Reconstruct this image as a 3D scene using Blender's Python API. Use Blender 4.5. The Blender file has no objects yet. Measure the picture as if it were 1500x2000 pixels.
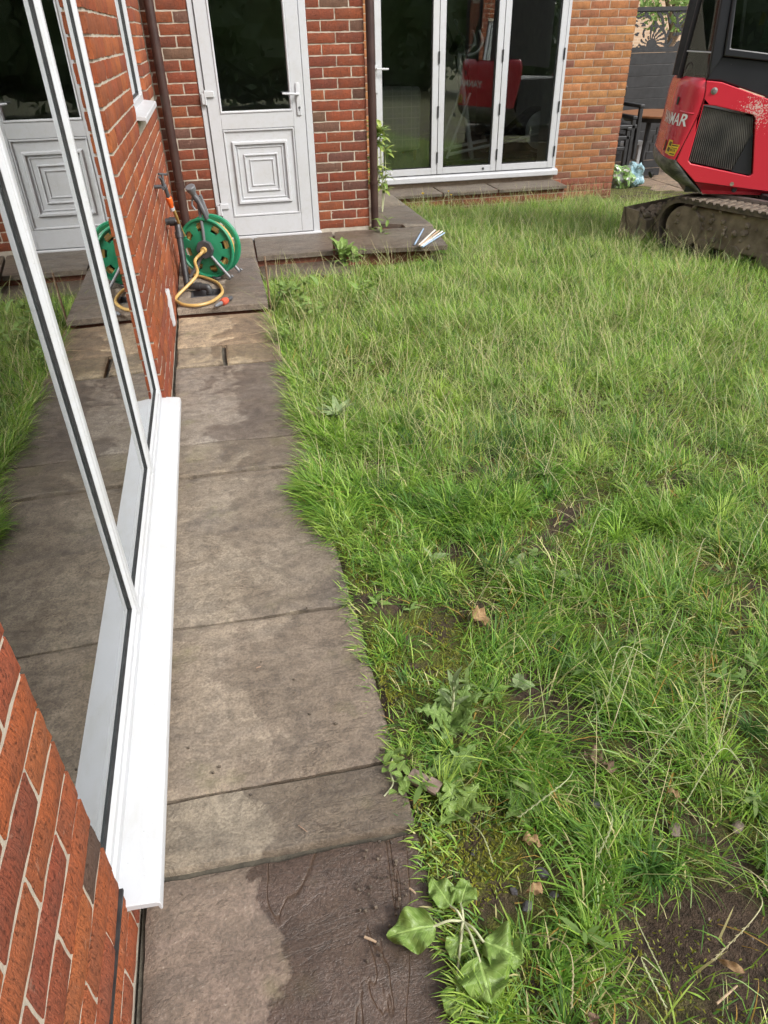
import bpy, bmesh, math, random
import numpy as np
from mathutils import Vector, Matrix, noise as mnoise
rnd = random.Random(7)
RN = np.random.default_rng(11)
R = math.radians
scene = bpy.context.scene
COL = scene.collection

# ---------------------------------------------------------------- camera
F_PX, PITCH, YAW, ROLL = 1365.87, R(34.4336), R(11.867), R(-1.3517)
CAM = Vector((0.3592, 0.0, 1.4791))
cw = Vector((math.sin(YAW)*math.cos(PITCH), math.cos(YAW)*math.cos(PITCH), -math.sin(PITCH)))
_r = Vector((math.cos(YAW), -math.sin(YAW), 0)); _u = _r.cross(cw)
cr = math.cos(ROLL)*_r + math.sin(ROLL)*_u
cu = -math.sin(ROLL)*_r + math.cos(ROLL)*_u
cd = bpy.data.cameras.new('camera'); cam = bpy.data.objects.new('camera', cd); COL.objects.link(cam)
cam.matrix_world = Matrix(((cr.x, cu.x, -cw.x, CAM.x), (cr.y, cu.y, -cw.y, CAM.y), (cr.z, cu.z, -cw.z, CAM.z), (0, 0, 0, 1)))
cd.sensor_fit = 'HORIZONTAL'; cd.sensor_width = 36.0; cd.lens = F_PX/1500*36.0
cd.clip_start = 0.02; cd.clip_end = 500
scene.camera = cam

# ---------------------------------------------------------------- world and sun (bright overcast)
SUN_AZ, SUN_EL = math.atan2(0.68, -0.73), R(42)
w = bpy.data.worlds.new('World'); scene.world = w; w.use_nodes = True
wn = w.node_tree.nodes; wl = w.node_tree.links
bg = wn['Background']; sky = wn.new('ShaderNodeTexSky'); sky.sky_type = 'NISHITA'; sky.sun_disc = False
sky.sun_elevation = SUN_EL; sky.sun_rotation = SUN_AZ; sky.dust_density = 4.0; sky.air_density = 1.3; sky.ozone_density = 1.0
hs = wn.new('ShaderNodeHueSaturation'); hs.inputs['Saturation'].default_value = 0.28
wl.new(sky.outputs[0], hs.inputs['Color']); wl.new(hs.outputs[0], bg.inputs['Color']); bg.inputs['Strength'].default_value = 0.15
sd = bpy.data.lights.new('sun', 'SUN'); sd.energy = 1.5; sd.angle = R(14); sd.color = (1.0, 0.96, 0.9)
so = bpy.data.objects.new('sun', sd); COL.objects.link(so)
sdir = Vector((math.sin(SUN_AZ)*math.cos(SUN_EL), math.cos(SUN_AZ)*math.cos(SUN_EL), math.sin(SUN_EL)))
so.rotation_euler = sdir.to_track_quat('Z', 'Y').to_euler(); so.location = (6, -6, 12)
vs = scene.view_settings; vs.view_transform = 'Standard'; vs.look = 'None'; vs.gamma = 1.0; vs.use_curve_mapping = False
vs.exposure = 0.92

# ---------------------------------------------------------------- pixel -> place
def pray(px, py):
    return (cr*(px-750) + cu*(1000-py) + cw*F_PX)
def on_axis(px, py, ax, v):
    d = pray(px, py); t = (v-CAM[ax])/d[ax]; return CAM + d*t
def lawn_z(x, y):
    X = np.clip(np.asarray(x, float), 0.6, 7.0); Y = np.clip(np.asarray(y, float), 0.0, 11.0)
    return -0.02 - 0.0125*(Y-1) - 0.0042*(X-0.6)*(Y-1)
def gp(px, py, dz=0.0):
    z = -0.05
    for _ in range(12):
        q = on_axis(px, py, 2, z); z = float(lawn_z(q.x, q.y)) + dz
    return Vector((q.x, q.y, z))
def gz(px, py, z): return on_axis(px, py, 2, z)

# ---------------------------------------------------------------- mesh helpers
ORG = {}
def tag(o, label=None, cat=None, group=None, kind=None):
    if label: o['label'] = label
    if cat: o['category'] = cat
    if group: o['group'] = group
    if kind: o['kind'] = kind
    return o
def thing(name, loc, label, cat, group=None):
    o = bpy.data.objects.new(name, None); o.empty_display_size = 0.1; COL.objects.link(o)
    o.location = loc; ORG[o] = Vector(loc)
    return tag(o, label, cat, group)
def put(name, me, parent=None, origin=None):
    """link mesh whose vertices are in world space; top-level gets an origin of its own"""
    o = bpy.data.objects.new(name, me); COL.objects.link(o)
    if parent is not None:
        b = ORG[parent]; o.parent = parent; me.transform(Matrix.Translation(-b)); ORG[o] = b.copy()
    else:
        b = Vector(origin) if origin is not None else Vector((0, 0, 0))
        me.transform(Matrix.Translation(-b)); o.location = b; ORG[o] = b.copy()
    return o
class MB:
    def __init__(s): s.v = []; s.f = []
    def add(s, vs, fs):
        n = len(s.v); s.v += [tuple(a) for a in vs]; s.f += [tuple(i+n for i in f) for f in fs]; return s
    def box(s, a, b):
        x0, y0, z0 = a; x1, y1, z1 = b
        return s.add([(x0,y0,z0),(x1,y0,z0),(x1,y1,z0),(x0,y1,z0),(x0,y0,z1),(x1,y0,z1),(x1,y1,z1),(x0,y1,z1)],
                     [(0,3,2,1),(4,5,6,7),(0,1,5,4),(1,2,6,5),(2,3,7,6),(3,0,4,7)])
    def obox(s, c, ax, ay, az, hx, hy, hz):
        c = Vector(c); ax, ay, az = Vector(ax), Vector(ay), Vector(az)
        P = [c+ax*(hx*i)+ay*(hy*j)+az*(hz*k) for k in (-1,1) for (i,j) in ((-1,-1),(1,-1),(1,1),(-1,1))]
        return s.add(P, [(0,3,2,1),(4,5,6,7),(0,1,5,4),(1,2,6,5),(2,3,7,6),(3,0,4,7)])
    def loft(s, rings, closed=True, caps=True):
        n = len(rings[0]); vs = [p for r in rings for p in r]; fs = []
        for i in range(len(rings)-1):
            for j in range(n if closed else n-1):
                a = i*n+j; b = i*n+(j+1) % n
                fs.append((a, b, b+n, a+n))
        if caps and closed:
            fs.append(tuple(range(n-1, -1, -1))); fs.append(tuple(range((len(rings)-1)*n, len(rings)*n)))
        return s.add(vs, fs)
    def tube(s, pts, r, n=10, caps=True):
        pts = [Vector(p) for p in pts]; rs = r if isinstance(r, (list, tuple)) else [r]*len(pts)
        rings = []; prev = None
        for i, p in enumerate(pts):
            t = (pts[min(i+1, len(pts)-1)]-pts[max(i-1, 0)]).normalized()
            if prev is None:
                a = Vector((0, 0, 1)) if abs(t.z) < 0.9 else Vector((1, 0, 0)); prev = t.cross(a).normalized()
            u = (prev - t*prev.dot(t)).normalized(); v = t.cross(u); prev = u
            rings.append([p+(u*math.cos(k*math.tau/n)+v*math.sin(k*math.tau/n))*rs[i] for k in range(n)])
        return s.loft(rings, True, caps)
    def prism(s, poly, vec):
        vec = Vector(vec); poly = [Vector(p) for p in poly]
        return s.loft([poly, [p+vec for p in poly]])
    def mesh(s, name, m=None, sharp=32):
        me = bpy.data.meshes.new(name); me.from_pydata(s.v, [], s.f); me.update()
        if sharp is not None:
            bm = bmesh.new(); bm.from_mesh(me); bmesh.ops.recalc_face_normals(bm, faces=bm.faces); bm.to_mesh(me); bm.free()
            me.polygons.foreach_set('use_smooth', [True]*len(me.polygons)); me.set_sharp_from_angle(angle=R(sharp))
        if m: me.materials.append(m)
        return me
    def build(s, name, m, parent=None, origin=None, bevel=0, seg=2, sharp=32):
        o = put(name, s.mesh(name, m, sharp), parent, origin)
        if bevel:
            b = o.modifiers.new('bevel', 'BEVEL'); b.width = bevel; b.segments = seg; b.limit_method = 'ANGLE'; b.angle_limit = R(40)
        return o
def spline(pts, n=8):
    P = [Vector(p) for p in pts]; out = []
    for i in range(len(P)-1):
        a = P[max(i-1, 0)]; b = P[i]; c = P[i+1]; d = P[min(i+2, len(P)-1)]
        for k in range(n):
            t = k/n
            out.append(0.5*((2*b)+(c-a)*t+(2*a-5*b+4*c-d)*t*t+(3*b-a-3*c+d)*t**3))
    return out+[P[-1]]
def circle(c, ax, r, n=24, r2=None):
    ax = Vector(ax).normalized(); a = Vector((0, 0, 1)) if abs(ax.z) < 0.9 else Vector((1, 0, 0))
    u = ax.cross(a).normalized(); v = ax.cross(u).normalized()
    return [Vector(c)+u*(r*math.cos(k*math.tau/n))+v*((r2 or r)*math.sin(k*math.tau/n)) for k in range(n)]
def lathe(mb, c, ax, prof, n=24):
    ax = Vector(ax).normalized(); mb.loft([circle(Vector(c)+ax*h, ax, max(r, 1e-4), n) for h, r in prof]); return mb

# ---------------------------------------------------------------- material helpers
class NT:
    def __init__(s, name):
        s.m = bpy.data.materials.new(name); s.m.use_nodes = True; s.t = s.m.node_tree
        s.b = s.t.nodes['Principled BSDF']; s.out = s.t.nodes['Material Output']
    def n(s, typ, **kw):
        x = s.t.nodes.new(typ)
        for k, v in kw.items():
            if k in x.inputs.keys() if hasattr(x.inputs, 'keys') else False: x.inputs[k].default_value = v
            else: setattr(x, k, v)
        return x
    def l(s, a, b): s.t.links.new(a, b)
    def coords(s, kind='Object', scale=(1, 1, 1), jitter=False):
        tc = s.n('ShaderNodeTexCoord'); mp = s.n('ShaderNodeMapping'); mp.inputs['Scale'].default_value = scale
        src = tc.outputs[kind]
        if kind == 'World': src = None
        s.l(src, mp.inputs['Vector'])
        if jitter:
            oi = s.n('ShaderNodeObjectInfo'); vm = s.n('ShaderNodeVectorMath', operation='MULTIPLY_ADD')
            s.l(oi.outputs['Random'], vm.inputs[0]); vm.inputs[1].default_value = (17.3, 31.7, 23.1); s.l(mp.outputs[0], vm.inputs[2])
            return vm.outputs[0]
        return mp.outputs[0]
    def geo(s, scale=(1, 1, 1)):
        g = s.n('ShaderNodeNewGeometry'); mp = s.n('ShaderNodeMapping'); mp.inputs['Scale'].default_value = scale
        s.l(g.outputs['Position'], mp.inputs['Vector']); return mp.outputs[0]
    def noise(s, vec, scale, detail=4, rough=0.55, dist=0.0):
        x = s.n('ShaderNodeTexNoise'); x.inputs['Scale'].default_value = scale; x.inputs['Detail'].default_value = detail
        x.inputs['Roughness'].default_value = rough; x.inputs['Distortion'].default_value = dist; s.l(vec, x.inputs['Vector']); return x.outputs['Fac']
    def ramp(s, fac, stops, interp='LINEAR'):
        x = s.n('ShaderNodeValToRGB'); x.color_ramp.interpolation = interp; e = x.color_ramp.elements
        while len(e) < len(stops): e.new(0.5)
        for i, (p, c) in enumerate(stops):
            e[i].position = p; e[i].color = (c, c, c, 1) if not hasattr(c, '__len__') else (*c, 1)
        s.l(fac, x.inputs[0]); return x.outputs[0]
    def mix(s, fac, a, b, mode='MIX'):
        x = s.n('ShaderNodeMix'); x.data_type = 'RGBA'; x.blend_type = mode
        for sock, v in ((x.inputs[0], fac), (x.inputs[6], a), (x.inputs[7], b)):
            if isinstance(v, bpy.types.NodeSocket): s.l(v, sock)
            elif hasattr(v, '__len__'): sock.default_value = (*v, 1)
            else: sock.default_value = v
        return x.outputs[2]
    def math(s, op, a, b=None, c=None, clamp=False):
        x = s.n('ShaderNodeMath'); x.operation = op; x.use_clamp = clamp
        for i, v in enumerate((a, b, c)):
            if v is None: continue
            if isinstance(v, bpy.types.NodeSocket): s.l(v, x.inputs[i])
            else: x.inputs[i].default_value = v
        return x.outputs[0]
    def bump(s, h, strength=0.3, dist=0.01):
        x = s.n('ShaderNodeBump'); x.inputs['Strength'].default_value = strength; x.inputs['Distance'].default_value = dist
        s.l(h, x.inputs['Height']); s.l(x.outputs[0], s.b.inputs['Normal']); return x
    def set(s, **kw):
        for k, v in kw.items():
            k = {'color': 'Base Color', 'rough': 'Roughness', 'metal': 'Metallic', 'spec': 'Specular IOR Level', 'coat': 'Coat Weight'}.get(k, k)
            if isinstance(v, bpy.types.NodeSocket): s.l(v, s.b.inputs[k])
            elif hasattr(v, '__len__'): s.b.inputs[k].default_value = (*v, 1)
            else: s.b.inputs[k].default_value = v
        return s
def noisy(name, c1, c2, scale=8, rough=0.6, bump=0.0, bscale=60, metal=0.0, r2=None, spec=0.5):
    t = NT(name); v = t.coords('Object'); f = t.noise(v, scale, 5)
    t.set(color=t.mix(t.ramp(f, [(0.35, 0.0), (0.65, 1.0)]), c1, c2), metal=metal, spec=spec)
    if r2 is not None: t.set(rough=t.math('ADD', t.math('MULTIPLY', f, r2-rough), rough))
    else: t.set(rough=rough)
    if bump: t.bump(t.noise(v, bscale, 3), bump, 0.004)
    return t.m

M = {}
def brick_mat():
    t = NT('fired_clay_brick'); oi = t.n('ShaderNodeObjectInfo')
    v = t.coords('Object', (1, 1, 1), True); vs_ = t.coords('Object', (1.0, 1.0, 0.10), True)
    big = t.noise(v, 14, 3); scr = t.noise(vs_, 210, 3, 0.6); fine = t.noise(v, 300, 2)
    c = t.mix(t.ramp(big, [(0.35, 0.0), (0.75, 0.75)]), oi.outputs['Color'], t.mix(0.55, oi.outputs['Color'], (0.085, 0.055, 0.045)))
    c = t.mix(t.math('MULTIPLY', t.ramp(scr, [(0.35, 1.0), (0.55, 0.0)]), 0.35), c, (0.05, 0.025, 0.018))
    c = t.mix(t.math('MULTIPLY', t.ramp(t.noise(v, 45, 4), [(0.63, 0.0), (0.75, 1.0)]), 0.25), c, (0.42, 0.33, 0.25))
    pit = t.ramp(t.noise(v, 130, 4, 0.7), [(0.30, 1.0), (0.42, 0.0)])
    c = t.mix(t.math('MULTIPLY', pit, 0.55), c, (0.05, 0.022, 0.016))
    t.set(color=c, rough=0.92, spec=0.22)
    t.bump(t.math('SUBTRACT', t.math('ADD', scr, t.math('MULTIPLY', fine, 0.6)), t.math('MULTIPLY', pit, 1.2)), 0.8, 0.005); return t.m
M['brick'] = brick_mat()
def brick_attr_mat():
    t = NT('fired_clay_brick_courses'); a = t.n('ShaderNodeAttribute', attribute_name='tone'); v = t.coords('Object')
    vs_ = t.coords('Object', (1, 1, 0.1)); scr = t.noise(vs_, 210, 3, 0.6)
    c = t.mix(t.math('MULTIPLY', t.noise(v, 14, 3), 0.5), a.outputs['Color'], (0.085, 0.05, 0.04))
    c = t.mix(t.math('MULTIPLY', t.ramp(scr, [(0.35, 1.0), (0.55, 0.0)]), 0.3), c, (0.05, 0.025, 0.018))
    t.set(color=c, rough=0.9, spec=0.25); t.bump(scr, 0.5, 0.004); return t.m
M['brick_rows'] = brick_attr_mat()
M['mortar'] = noisy('lime_mortar', (0.46, 0.405, 0.325), (0.36, 0.315, 0.255), 25, 0.95, 0.5, 250)
M['mortar_ext'] = noisy('pale_mortar', (0.42, 0.33, 0.245), (0.32, 0.255, 0.19), 25, 0.95, 0.5, 250)
def upvc():
    t = NT('white_upvc'); v = t.geo(); f = t.noise(v, 5, 6, 0.65); sp = t.noise(v, 220, 2)
    c = t.mix(t.ramp(f, [(0.45, 0.0), (0.8, 0.6)]), (0.462, 0.474, 0.497), (0.40, 0.40, 0.39))
    c = t.mix(t.math('MULTIPLY', t.ramp(sp, [(0.735, 0.0), (0.77, 1.0)]), 0.8), c, (0.12, 0.10, 0.08))
    sk = t.noise(t.geo((9, 2.2, 9)), 3.0, 7, 0.7, 0.4)
    c = t.mix(t.math('MULTIPLY', t.ramp(sk, [(0.50, 0.0), (0.72, 1.0)]), 0.32), c, (0.36, 0.35, 0.31))
    t.set(color=c, rough=t.math('ADD', 0.28, t.math('MULTIPLY', sk, 0.2)), spec=0.45); t.bump(f, 0.02, 0.01); return t.m
M['upvc'] = upvc()
M['black_rubber'] = noisy('black_rubber', (0.012, 0.012, 0.013), (0.03, 0.03, 0.03), 30, 0.6, 0.1)
M['black_plastic'] = noisy('black_plastic', (0.016, 0.017, 0.019), (0.04, 0.04, 0.042), 12, 0.42, 0.08, 90)
M['brown_plastic'] = noisy('brown_downpipe', (0.035, 0.018, 0.016), (0.055, 0.03, 0.025), 9, 0.38, 0.05)
def glass(name, tint, refl=1.0):   # refl 1 = sealed unit of two panes, 0.5 = one pane
    t = NT(name); t.t.nodes.remove(t.b); fr = t.n('ShaderNodeFresnel'); fr.inputs['IOR'].default_value = 1.52
    v = t.geo(); bp = t.n('ShaderNodeBump'); bp.inputs['Strength'].default_value = 0.02; bp.inputs['Distance'].default_value = 0.004
    t.l(t.noise(v, 3, 2), bp.inputs['Height'])
    two = t.math('DIVIDE', t.math('MULTIPLY', fr.outputs[0], 4.0*refl), t.math('ADD', t.math('MULTIPLY', fr.outputs[0], 3.0 if refl > .7 else 1.4), 1.0), None, True)
    tr = t.n('ShaderNodeBsdfTransparent'); tr.inputs[0].default_value = (*tint, 1)
    gl = t.n('ShaderNodeBsdfGlossy'); gl.inputs['Roughness'].default_value = 0.0; gl.inputs['Color'].default_value = (0.95, 0.97, 0.97, 1)
    t.l(bp.outputs[0], gl.inputs['Normal'])
    mx = t.n('ShaderNodeMixShader'); t.l(two, mx.inputs[0]); t.l(tr.outputs[0], mx.inputs[1]); t.l(gl.outputs[0], mx.inputs[2])
    t.l(mx.outputs[0], t.out.inputs['Surface']); return t.m
M['single_pane'] = glass('single_pane_glass', (0.90, 0.93, 0.92), 0.6)
M['glass'] = glass('double_glazing', (0.90, 0.93, 0.91))
M['cab_glass'] = glass('tinted_cab_glass', (0.42, 0.47, 0.45), 1.0)
def stone(name='riven_sandstone'):
    t = NT(name); oi = t.n('ShaderNodeObjectInfo'); g = t.geo(); gs = t.geo((1.0, 1.9, 1.0))
    big = t.noise(g, 3.2, 6, 0.62, 0.6); mid = t.noise(gs, 6.5, 7, 0.62, 0.5); fine = t.noise(g, 150, 5, 0.65); grit = t.noise(g, 420, 2)
    base = t.mix(1.0, oi.outputs['Color'], (1.72, 1.66, 1.56), 'MULTIPLY')
    c = t.mix(t.ramp(big, [(0.36, 0.0), (0.64, 1.0)]), base, t.mix(0.55, base, (0.21, 0.16, 0.11)))
    c = t.mix(t.math('MULTIPLY', t.ramp(mid, [(0.48, 0.0), (0.66, 1.0)]), 0.62), c, t.mix(0.62, c, (0.085, 0.075, 0.068)))
    c = t.mix(t.math('MULTIPLY', t.ramp(t.noise(g, 1.9, 4, 0.7, 1.2), [(0.52, 0.0), (0.66, 1.0)]), 0.5), c, (0.105, 0.088, 0.08))
    c = t.mix(t.math('MULTIPLY', t.ramp(fine, [(0.38, 1.0), (0.56, 0.0)]), 0.52), c, (0.085, 0.074, 0.064))
    c = t.mix(t.math('MULTIPLY', t.ramp(fine, [(0.60, 0.0), (0.72, 1.0)]), 0.55), c, (0.38, 0.35, 0.30))
    mot = t.noise(g, 26, 5, 0.65, 0.6); c = t.mix(t.math('MULTIPLY', t.ramp(mot, [(0.40, 1.0), (0.55, 0.0)]), 0.38), c, (0.085, 0.068, 0.052)); c = t.mix(t.math('MULTIPLY', t.ramp(mot, [(0.56, 0.0), (0.70, 1.0)]), 0.32), c, (0.27, 0.225, 0.165))
    crk = t.noise(t.geo((1.6, 6.5, 1.0)), 2.2, 6, 0.6, 0.9); rid = t.math('ABSOLUTE', t.math('SUBTRACT', crk, 0.5))
    c = t.mix(t.math('MULTIPLY', t.ramp(rid, [(0.0, 1.0), (0.009, 0.0)]), t.math('MULTIPLY', t.ramp(big, [(0.45, 0.0), (0.6, 1.0)]), 0.8)), c, (0.07, 0.05, 0.035))
    c = t.mix(t.math('MULTIPLY', t.ramp(t.noise(g, 5.1, 4, 0.6), [(0.58, 0.0), (0.72, 1.0)]), 0.35), c, (0.17, 0.165, 0.07))
    # water lying on the stone: ragged edge, wetter away from the wall
    sx = t.n('ShaderNodeSeparateXYZ'); t.l(g, sx.inputs[0])
    gr = t.math('MULTIPLY', t.math('SUBTRACT', sx.outputs['X'], 0.25), 2.6)
    wn_ = t.math('ADD', gr, t.math('MULTIPLY', t.math('SUBTRACT', t.noise(g, 4.0, 7, 0.62, 0.5), 0.5), 2.3))
    wet = t.ramp(t.math('ADD', wn_, 0.5), [(0.47, 0.0), (0.55, 1.0)]); wet = t.math('MULTIPLY', wet, oi.outputs['Alpha'])
    c = t.mix(t.math('MULTIPLY', wet, 0.85), c, t.mix(1.0, c, (0.32, 0.27, 0.26), 'MULTIPLY'))
    riv = t.noise(t.geo((5.5, 1.25, 1.0)), 1.1, 3.0, 0.5, 1.6); rv = t.ramp(t.math('ABSOLUTE', t.math('SUBTRACT', t.math('FRACT', t.math('MULTIPLY', riv, 5.0)), 0.5)), [(0.0, 1.0), (0.075, 0.0)]); rv = t.math('MULTIPLY', rv, t.math('MULTIPLY', wet, t.ramp(oi.outputs['Alpha'], [(0.85, 0.0), (0.95, 1.0)])))
    c = t.mix(t.math('MULTIPLY', rv, 0.5), c, (0.070, 0.036, 0.015))
    t.set(color=c, spec=0.4, rough=t.math('SUBTRACT', 0.86, t.math('MULTIPLY', wet, 0.60)))
    h = t.math('ADD', t.math('MULTIPLY', mid, 1.2), t.math('ADD', t.math('MULTIPLY', fine, 0.36), t.math('MULTIPLY', grit, 0.2)))
    h = t.math('SUBTRACT', h, t.math('ADD', t.math('MULTIPLY', rv, 0.22), t.math('MULTIPLY', t.ramp(rid, [(0.0, 1.0), (0.015, 0.0)]), 0.10)))
    t.bump(h, 0.6, 0.014); return t.m
M['stone'] = stone()
def soil():
    t = NT('soil_and_moss'); g = t.geo(); a = t.n('ShaderNodeAttribute', attribute_name='bare')
    n1 = t.noise(g, 7, 6, 0.65); n2 = t.noise(g, 60, 5, 0.7); n3 = t.noise(g, 260, 2)
    s_ = t.mix(t.ramp(n2, [(0.35, 0.0), (0.7, 1.0)]), (0.028, 0.019, 0.013), (0.105, 0.070, 0.047))
    m_ = t.mix(t.ramp(n3, [(0.35, 0.0), (0.65, 1.0)]), (0.045, 0.055, 0.010), (0.16, 0.17, 0.025))
    k = t.math('MULTIPLY', t.ramp(n1, [(0.42, 0.0), (0.56, 1.0)]), t.math('SUBTRACT', 1.0, a.outputs['Fac'], None, True))
    t.set(color=t.mix(k, s_, m_), rough=0.8, spec=0.3)
    t.bump(t.math('ADD', n2, t.math('MULTIPLY', n3, 0.6)), 0.9, 0.02); return t.m
M['soil'] = soil()
def blade_mat(name, transl=0.35):
    t = NT(name); a = t.n('ShaderNodeAttribute', attribute_name='tone'); t.set(color=a.outputs['Color'], rough=0.5, spec=0.35)
    tr = t.n('ShaderNodeBsdfTranslucent'); hv = t.n('ShaderNodeHueSaturation'); hv.inputs['Value'].default_value = 1.25
    t.l(a.outputs['Color'], hv.inputs['Color']); t.l(hv.outputs[0], tr.inputs[0])
    mx = t.n('ShaderNodeMixShader'); mx.inputs[0].default_value = transl
    t.l(t.b.outputs[0], mx.inputs[1]); t.l(tr.outputs[0], mx.inputs[2]); t.l(mx.outputs[0], t.out.inputs['Surface']); return t.m
M['blade'] = blade_mat('grass_blade')
def leaf_mat(name, c1, c2, rough=0.4):
    t = NT(name); v = t.geo(); f = t.noise(v, 55, 4); c = t.mix(t.ramp(f, [(0.35, 0.0), (0.7, 1.0)]), c1, c2)
    a = t.n('ShaderNodeAttribute', attribute_name='across'); b = t.n('ShaderNodeAttribute', attribute_name='along')
    ab = t.math('ABSOLUTE', a.outputs['Fac']); lat = t.math('ABSOLUTE', t.math('SUBTRACT', t.math('FRACT', t.math('SUBTRACT', t.math('MULTIPLY', b.outputs['Fac'], 7.0), t.math('MULTIPLY', ab, 2.6))), 0.5))
    vein = t.math('MAXIMUM', t.ramp(ab, [(0.03, 1.0), (0.08, 0.0)]), t.math('MULTIPLY', t.ramp(lat, [(0.02, 1.0), (0.09, 0.0)]), 0.6))
    c = t.mix(t.math('MULTIPLY', vein, 0.55), c, tuple(min(.7, x*1.9+.03) for x in c2))
    c = t.mix(t.math('MULTIPLY', t.ramp(t.noise(v, 90, 3, 0.6), [(0.66, 0.0), (0.74, 1.0)]), 0.5), c, (0.10, 0.085, 0.03))
    t.set(color=c, rough=rough, spec=0.4); t.bump(t.math('SUBTRACT', t.noise(v, 120, 3), t.math('MULTIPLY', vein, 0.8)), 0.6, 0.003)
    tr = t.n('ShaderNodeBsdfTranslucent'); t.l(c, tr.inputs[0]); mx = t.n('ShaderNodeMixShader'); mx.inputs[0].default_value = 0.25
    t.l(t.b.outputs[0], mx.inputs[1]); t.l(tr.outputs[0], mx.inputs[2]); t.l(mx.outputs[0], t.out.inputs['Surface']); return t.m
M['leaf'] = leaf_mat('plantain_leaf', (0.14, 0.235, 0.045), (0.22, 0.32, 0.085))
M['leaf_dark'] = leaf_mat('weed_leaf', (0.13, 0.22, 0.05), (0.20, 0.30, 0.085))
M['leaf_grey'] = leaf_mat('grey_green_leaf', (0.18, 0.26, 0.10), (0.26, 0.33, 0.16), 0.6)
M['leaf_yellow'] = leaf_mat('variegated_leaf', (0.42, 0.45, 0.12), (0.18, 0.30, 0.06))
M['leaf_dead'] = leaf_mat('dead_leaf', (0.40, 0.27, 0.14), (0.26, 0.155, 0.075), 0.7)
M['leaf_brown'] = leaf_mat('brown_dead_leaf', (0.14, 0.085, 0.055), (0.24, 0.16, 0.11), 0.7)
M['stem'] = leaf_mat('pale_stem', (0.30, 0.36, 0.16), (0.40, 0.43, 0.24))
M['hedge'] = leaf_mat('hedge_leaf', (0.02, 0.045, 0.012), (0.05, 0.085, 0.02))
M['green_plastic'] = noisy('green_reel_plastic', (0.016, 0.19, 0.095), (0.024, 0.24, 0.125), 12, 0.38, 0.05)
M['grey_plastic'] = noisy('grey_plastic', (0.12, 0.125, 0.135), (0.17, 0.175, 0.19), 10, 0.42, 0.05)
M['dark_grey'] = noisy('dark_grey_plastic', (0.045, 0.047, 0.052), (0.075, 0.077, 0.083), 14, 0.5, 0.1)
M['hose'] = noisy('yellow_hose', (0.50, 0.33, 0.11), (0.42, 0.27, 0.09), 20, 0.45, 0.05)
M['orange'] = noisy('orange_plastic', (0.75, 0.13, 0.02), (0.62, 0.11, 0.02), 20, 0.4)
M['twine'] = noisy('red_orange_line', (0.55, 0.09, 0.04), (0.40, 0.06, 0.03), 90, 0.8, 0.6, 260)
M['steel'] = noisy('dull_steel', (0.35, 0.34, 0.33), (0.24, 0.22, 0.20), 25, 0.45, 0.1, 90, 0.8)
M['rust'] = noisy('rusty_iron', (0.16, 0.09, 0.05), (0.23, 0.17, 0.12), 40, 0.75, 0.3, 160)
M['mud'] = noisy('dried_mud', (0.27, 0.22, 0.16), (0.14, 0.11, 0.078), 9, 0.95, 0.9, 45)
M['dark_mud'] = noisy('wet_mud', (0.045, 0.036, 0.028), (0.15, 0.118, 0.086), 14, 0.75, 0.9, 55)
def red_paint():
    t = NT('red_machine_paint'); v = t.geo(); f = t.noise(v, 3, 5)
    c = t.mix(f, (0.56, 0.026, 0.045), (0.47, 0.026, 0.042))
    gx = t.n('ShaderNodeVectorMath', operation='DISTANCE'); t.l(v, gx.inputs[0]); gx.inputs[1].default_value = (4.47, 5.37, 0.93)
    near = t.ramp(gx.outputs['Value'], [(0.03, 1.0), (0.22, 0.0)])
    spl = t.noise(v, 75, 4, 0.7); k = t.ramp(t.math('ADD', spl, t.math('MULTIPLY', near, 0.22)), [(0.70, 0.0), (0.745, 1.0)])
    c = t.mix(t.math('MULTIPLY', k, 0.85), c, (0.52, 0.44, 0.38))
    t.set(color=c, rough=t.math('ADD', 0.26, t.math('MULTIPLY', k, 0.5)), spec=0.5, coat=0.25); t.bump(f, 0.03, 0.01); return t.m
M['red'] = red_paint()
def splash(name, c1, c2, rough):
    t = NT(name); v = t.geo(); f = t.noise(v, 6, 4); k = t.ramp(t.noise(v, 60, 4, 0.7), [(0.70, 0.0), (0.74, 1.0)])
    t.set(color=t.mix(t.math('MULTIPLY', k, 0.7), t.mix(f, c1, c2), (0.40, 0.36, 0.32)), rough=rough, spec=0.45); return t.m
M['cab_black'] = splash('black_cab_paint', (0.014, 0.015, 0.018), (0.024, 0.025, 0.029), 0.35)
def scuffed():
    t = NT('scuffed_counterweight'); v = t.geo((1, 1, 2.5)); f = t.noise(v, 7, 6, 0.7); g = t.noise(v, 45, 4, 0.7)
    c = t.mix(t.ramp(f, [(0.38, 0.0), (0.62, 1.0)]), (0.06, 0.061, 0.063), (0.24, 0.235, 0.22))
    c = t.mix(t.math('MULTIPLY', t.ramp(g, [(0.6, 0.0), (0.7, 1.0)]), 0.5), c, (0.30, 0.28, 0.25))
    t.set(color=c, rough=0.6, spec=0.4); t.bump(g, 0.25, 0.004); return t.m
M['scuffed'] = scuffed()
def plain(name, c, rough=0.5, metal=0.0):
    return noisy(name, c, tuple(x*0.85 for x in c), 10, rough, 0, 60, metal)
M['white_text'] = plain('white_lettering', (0.82, 0.82, 0.82), 0.5)
M['yellow_tag'] = plain('yellow_sticker', (0.75, 0.52, 0.03), 0.5)
M['print'] = plain('black_print', (0.02, 0.02, 0.02), 0.6)
M['mint'] = plain('mint_paper', (0.45, 0.66, 0.58), 0.6)
M['room_dark'] = plain('dim_room_paint', (0.50, 0.50, 0.48), 0.9)
M['room_light'] = plain('pale_room_paint', (0.52, 0.52, 0.50), 0.9)
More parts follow.
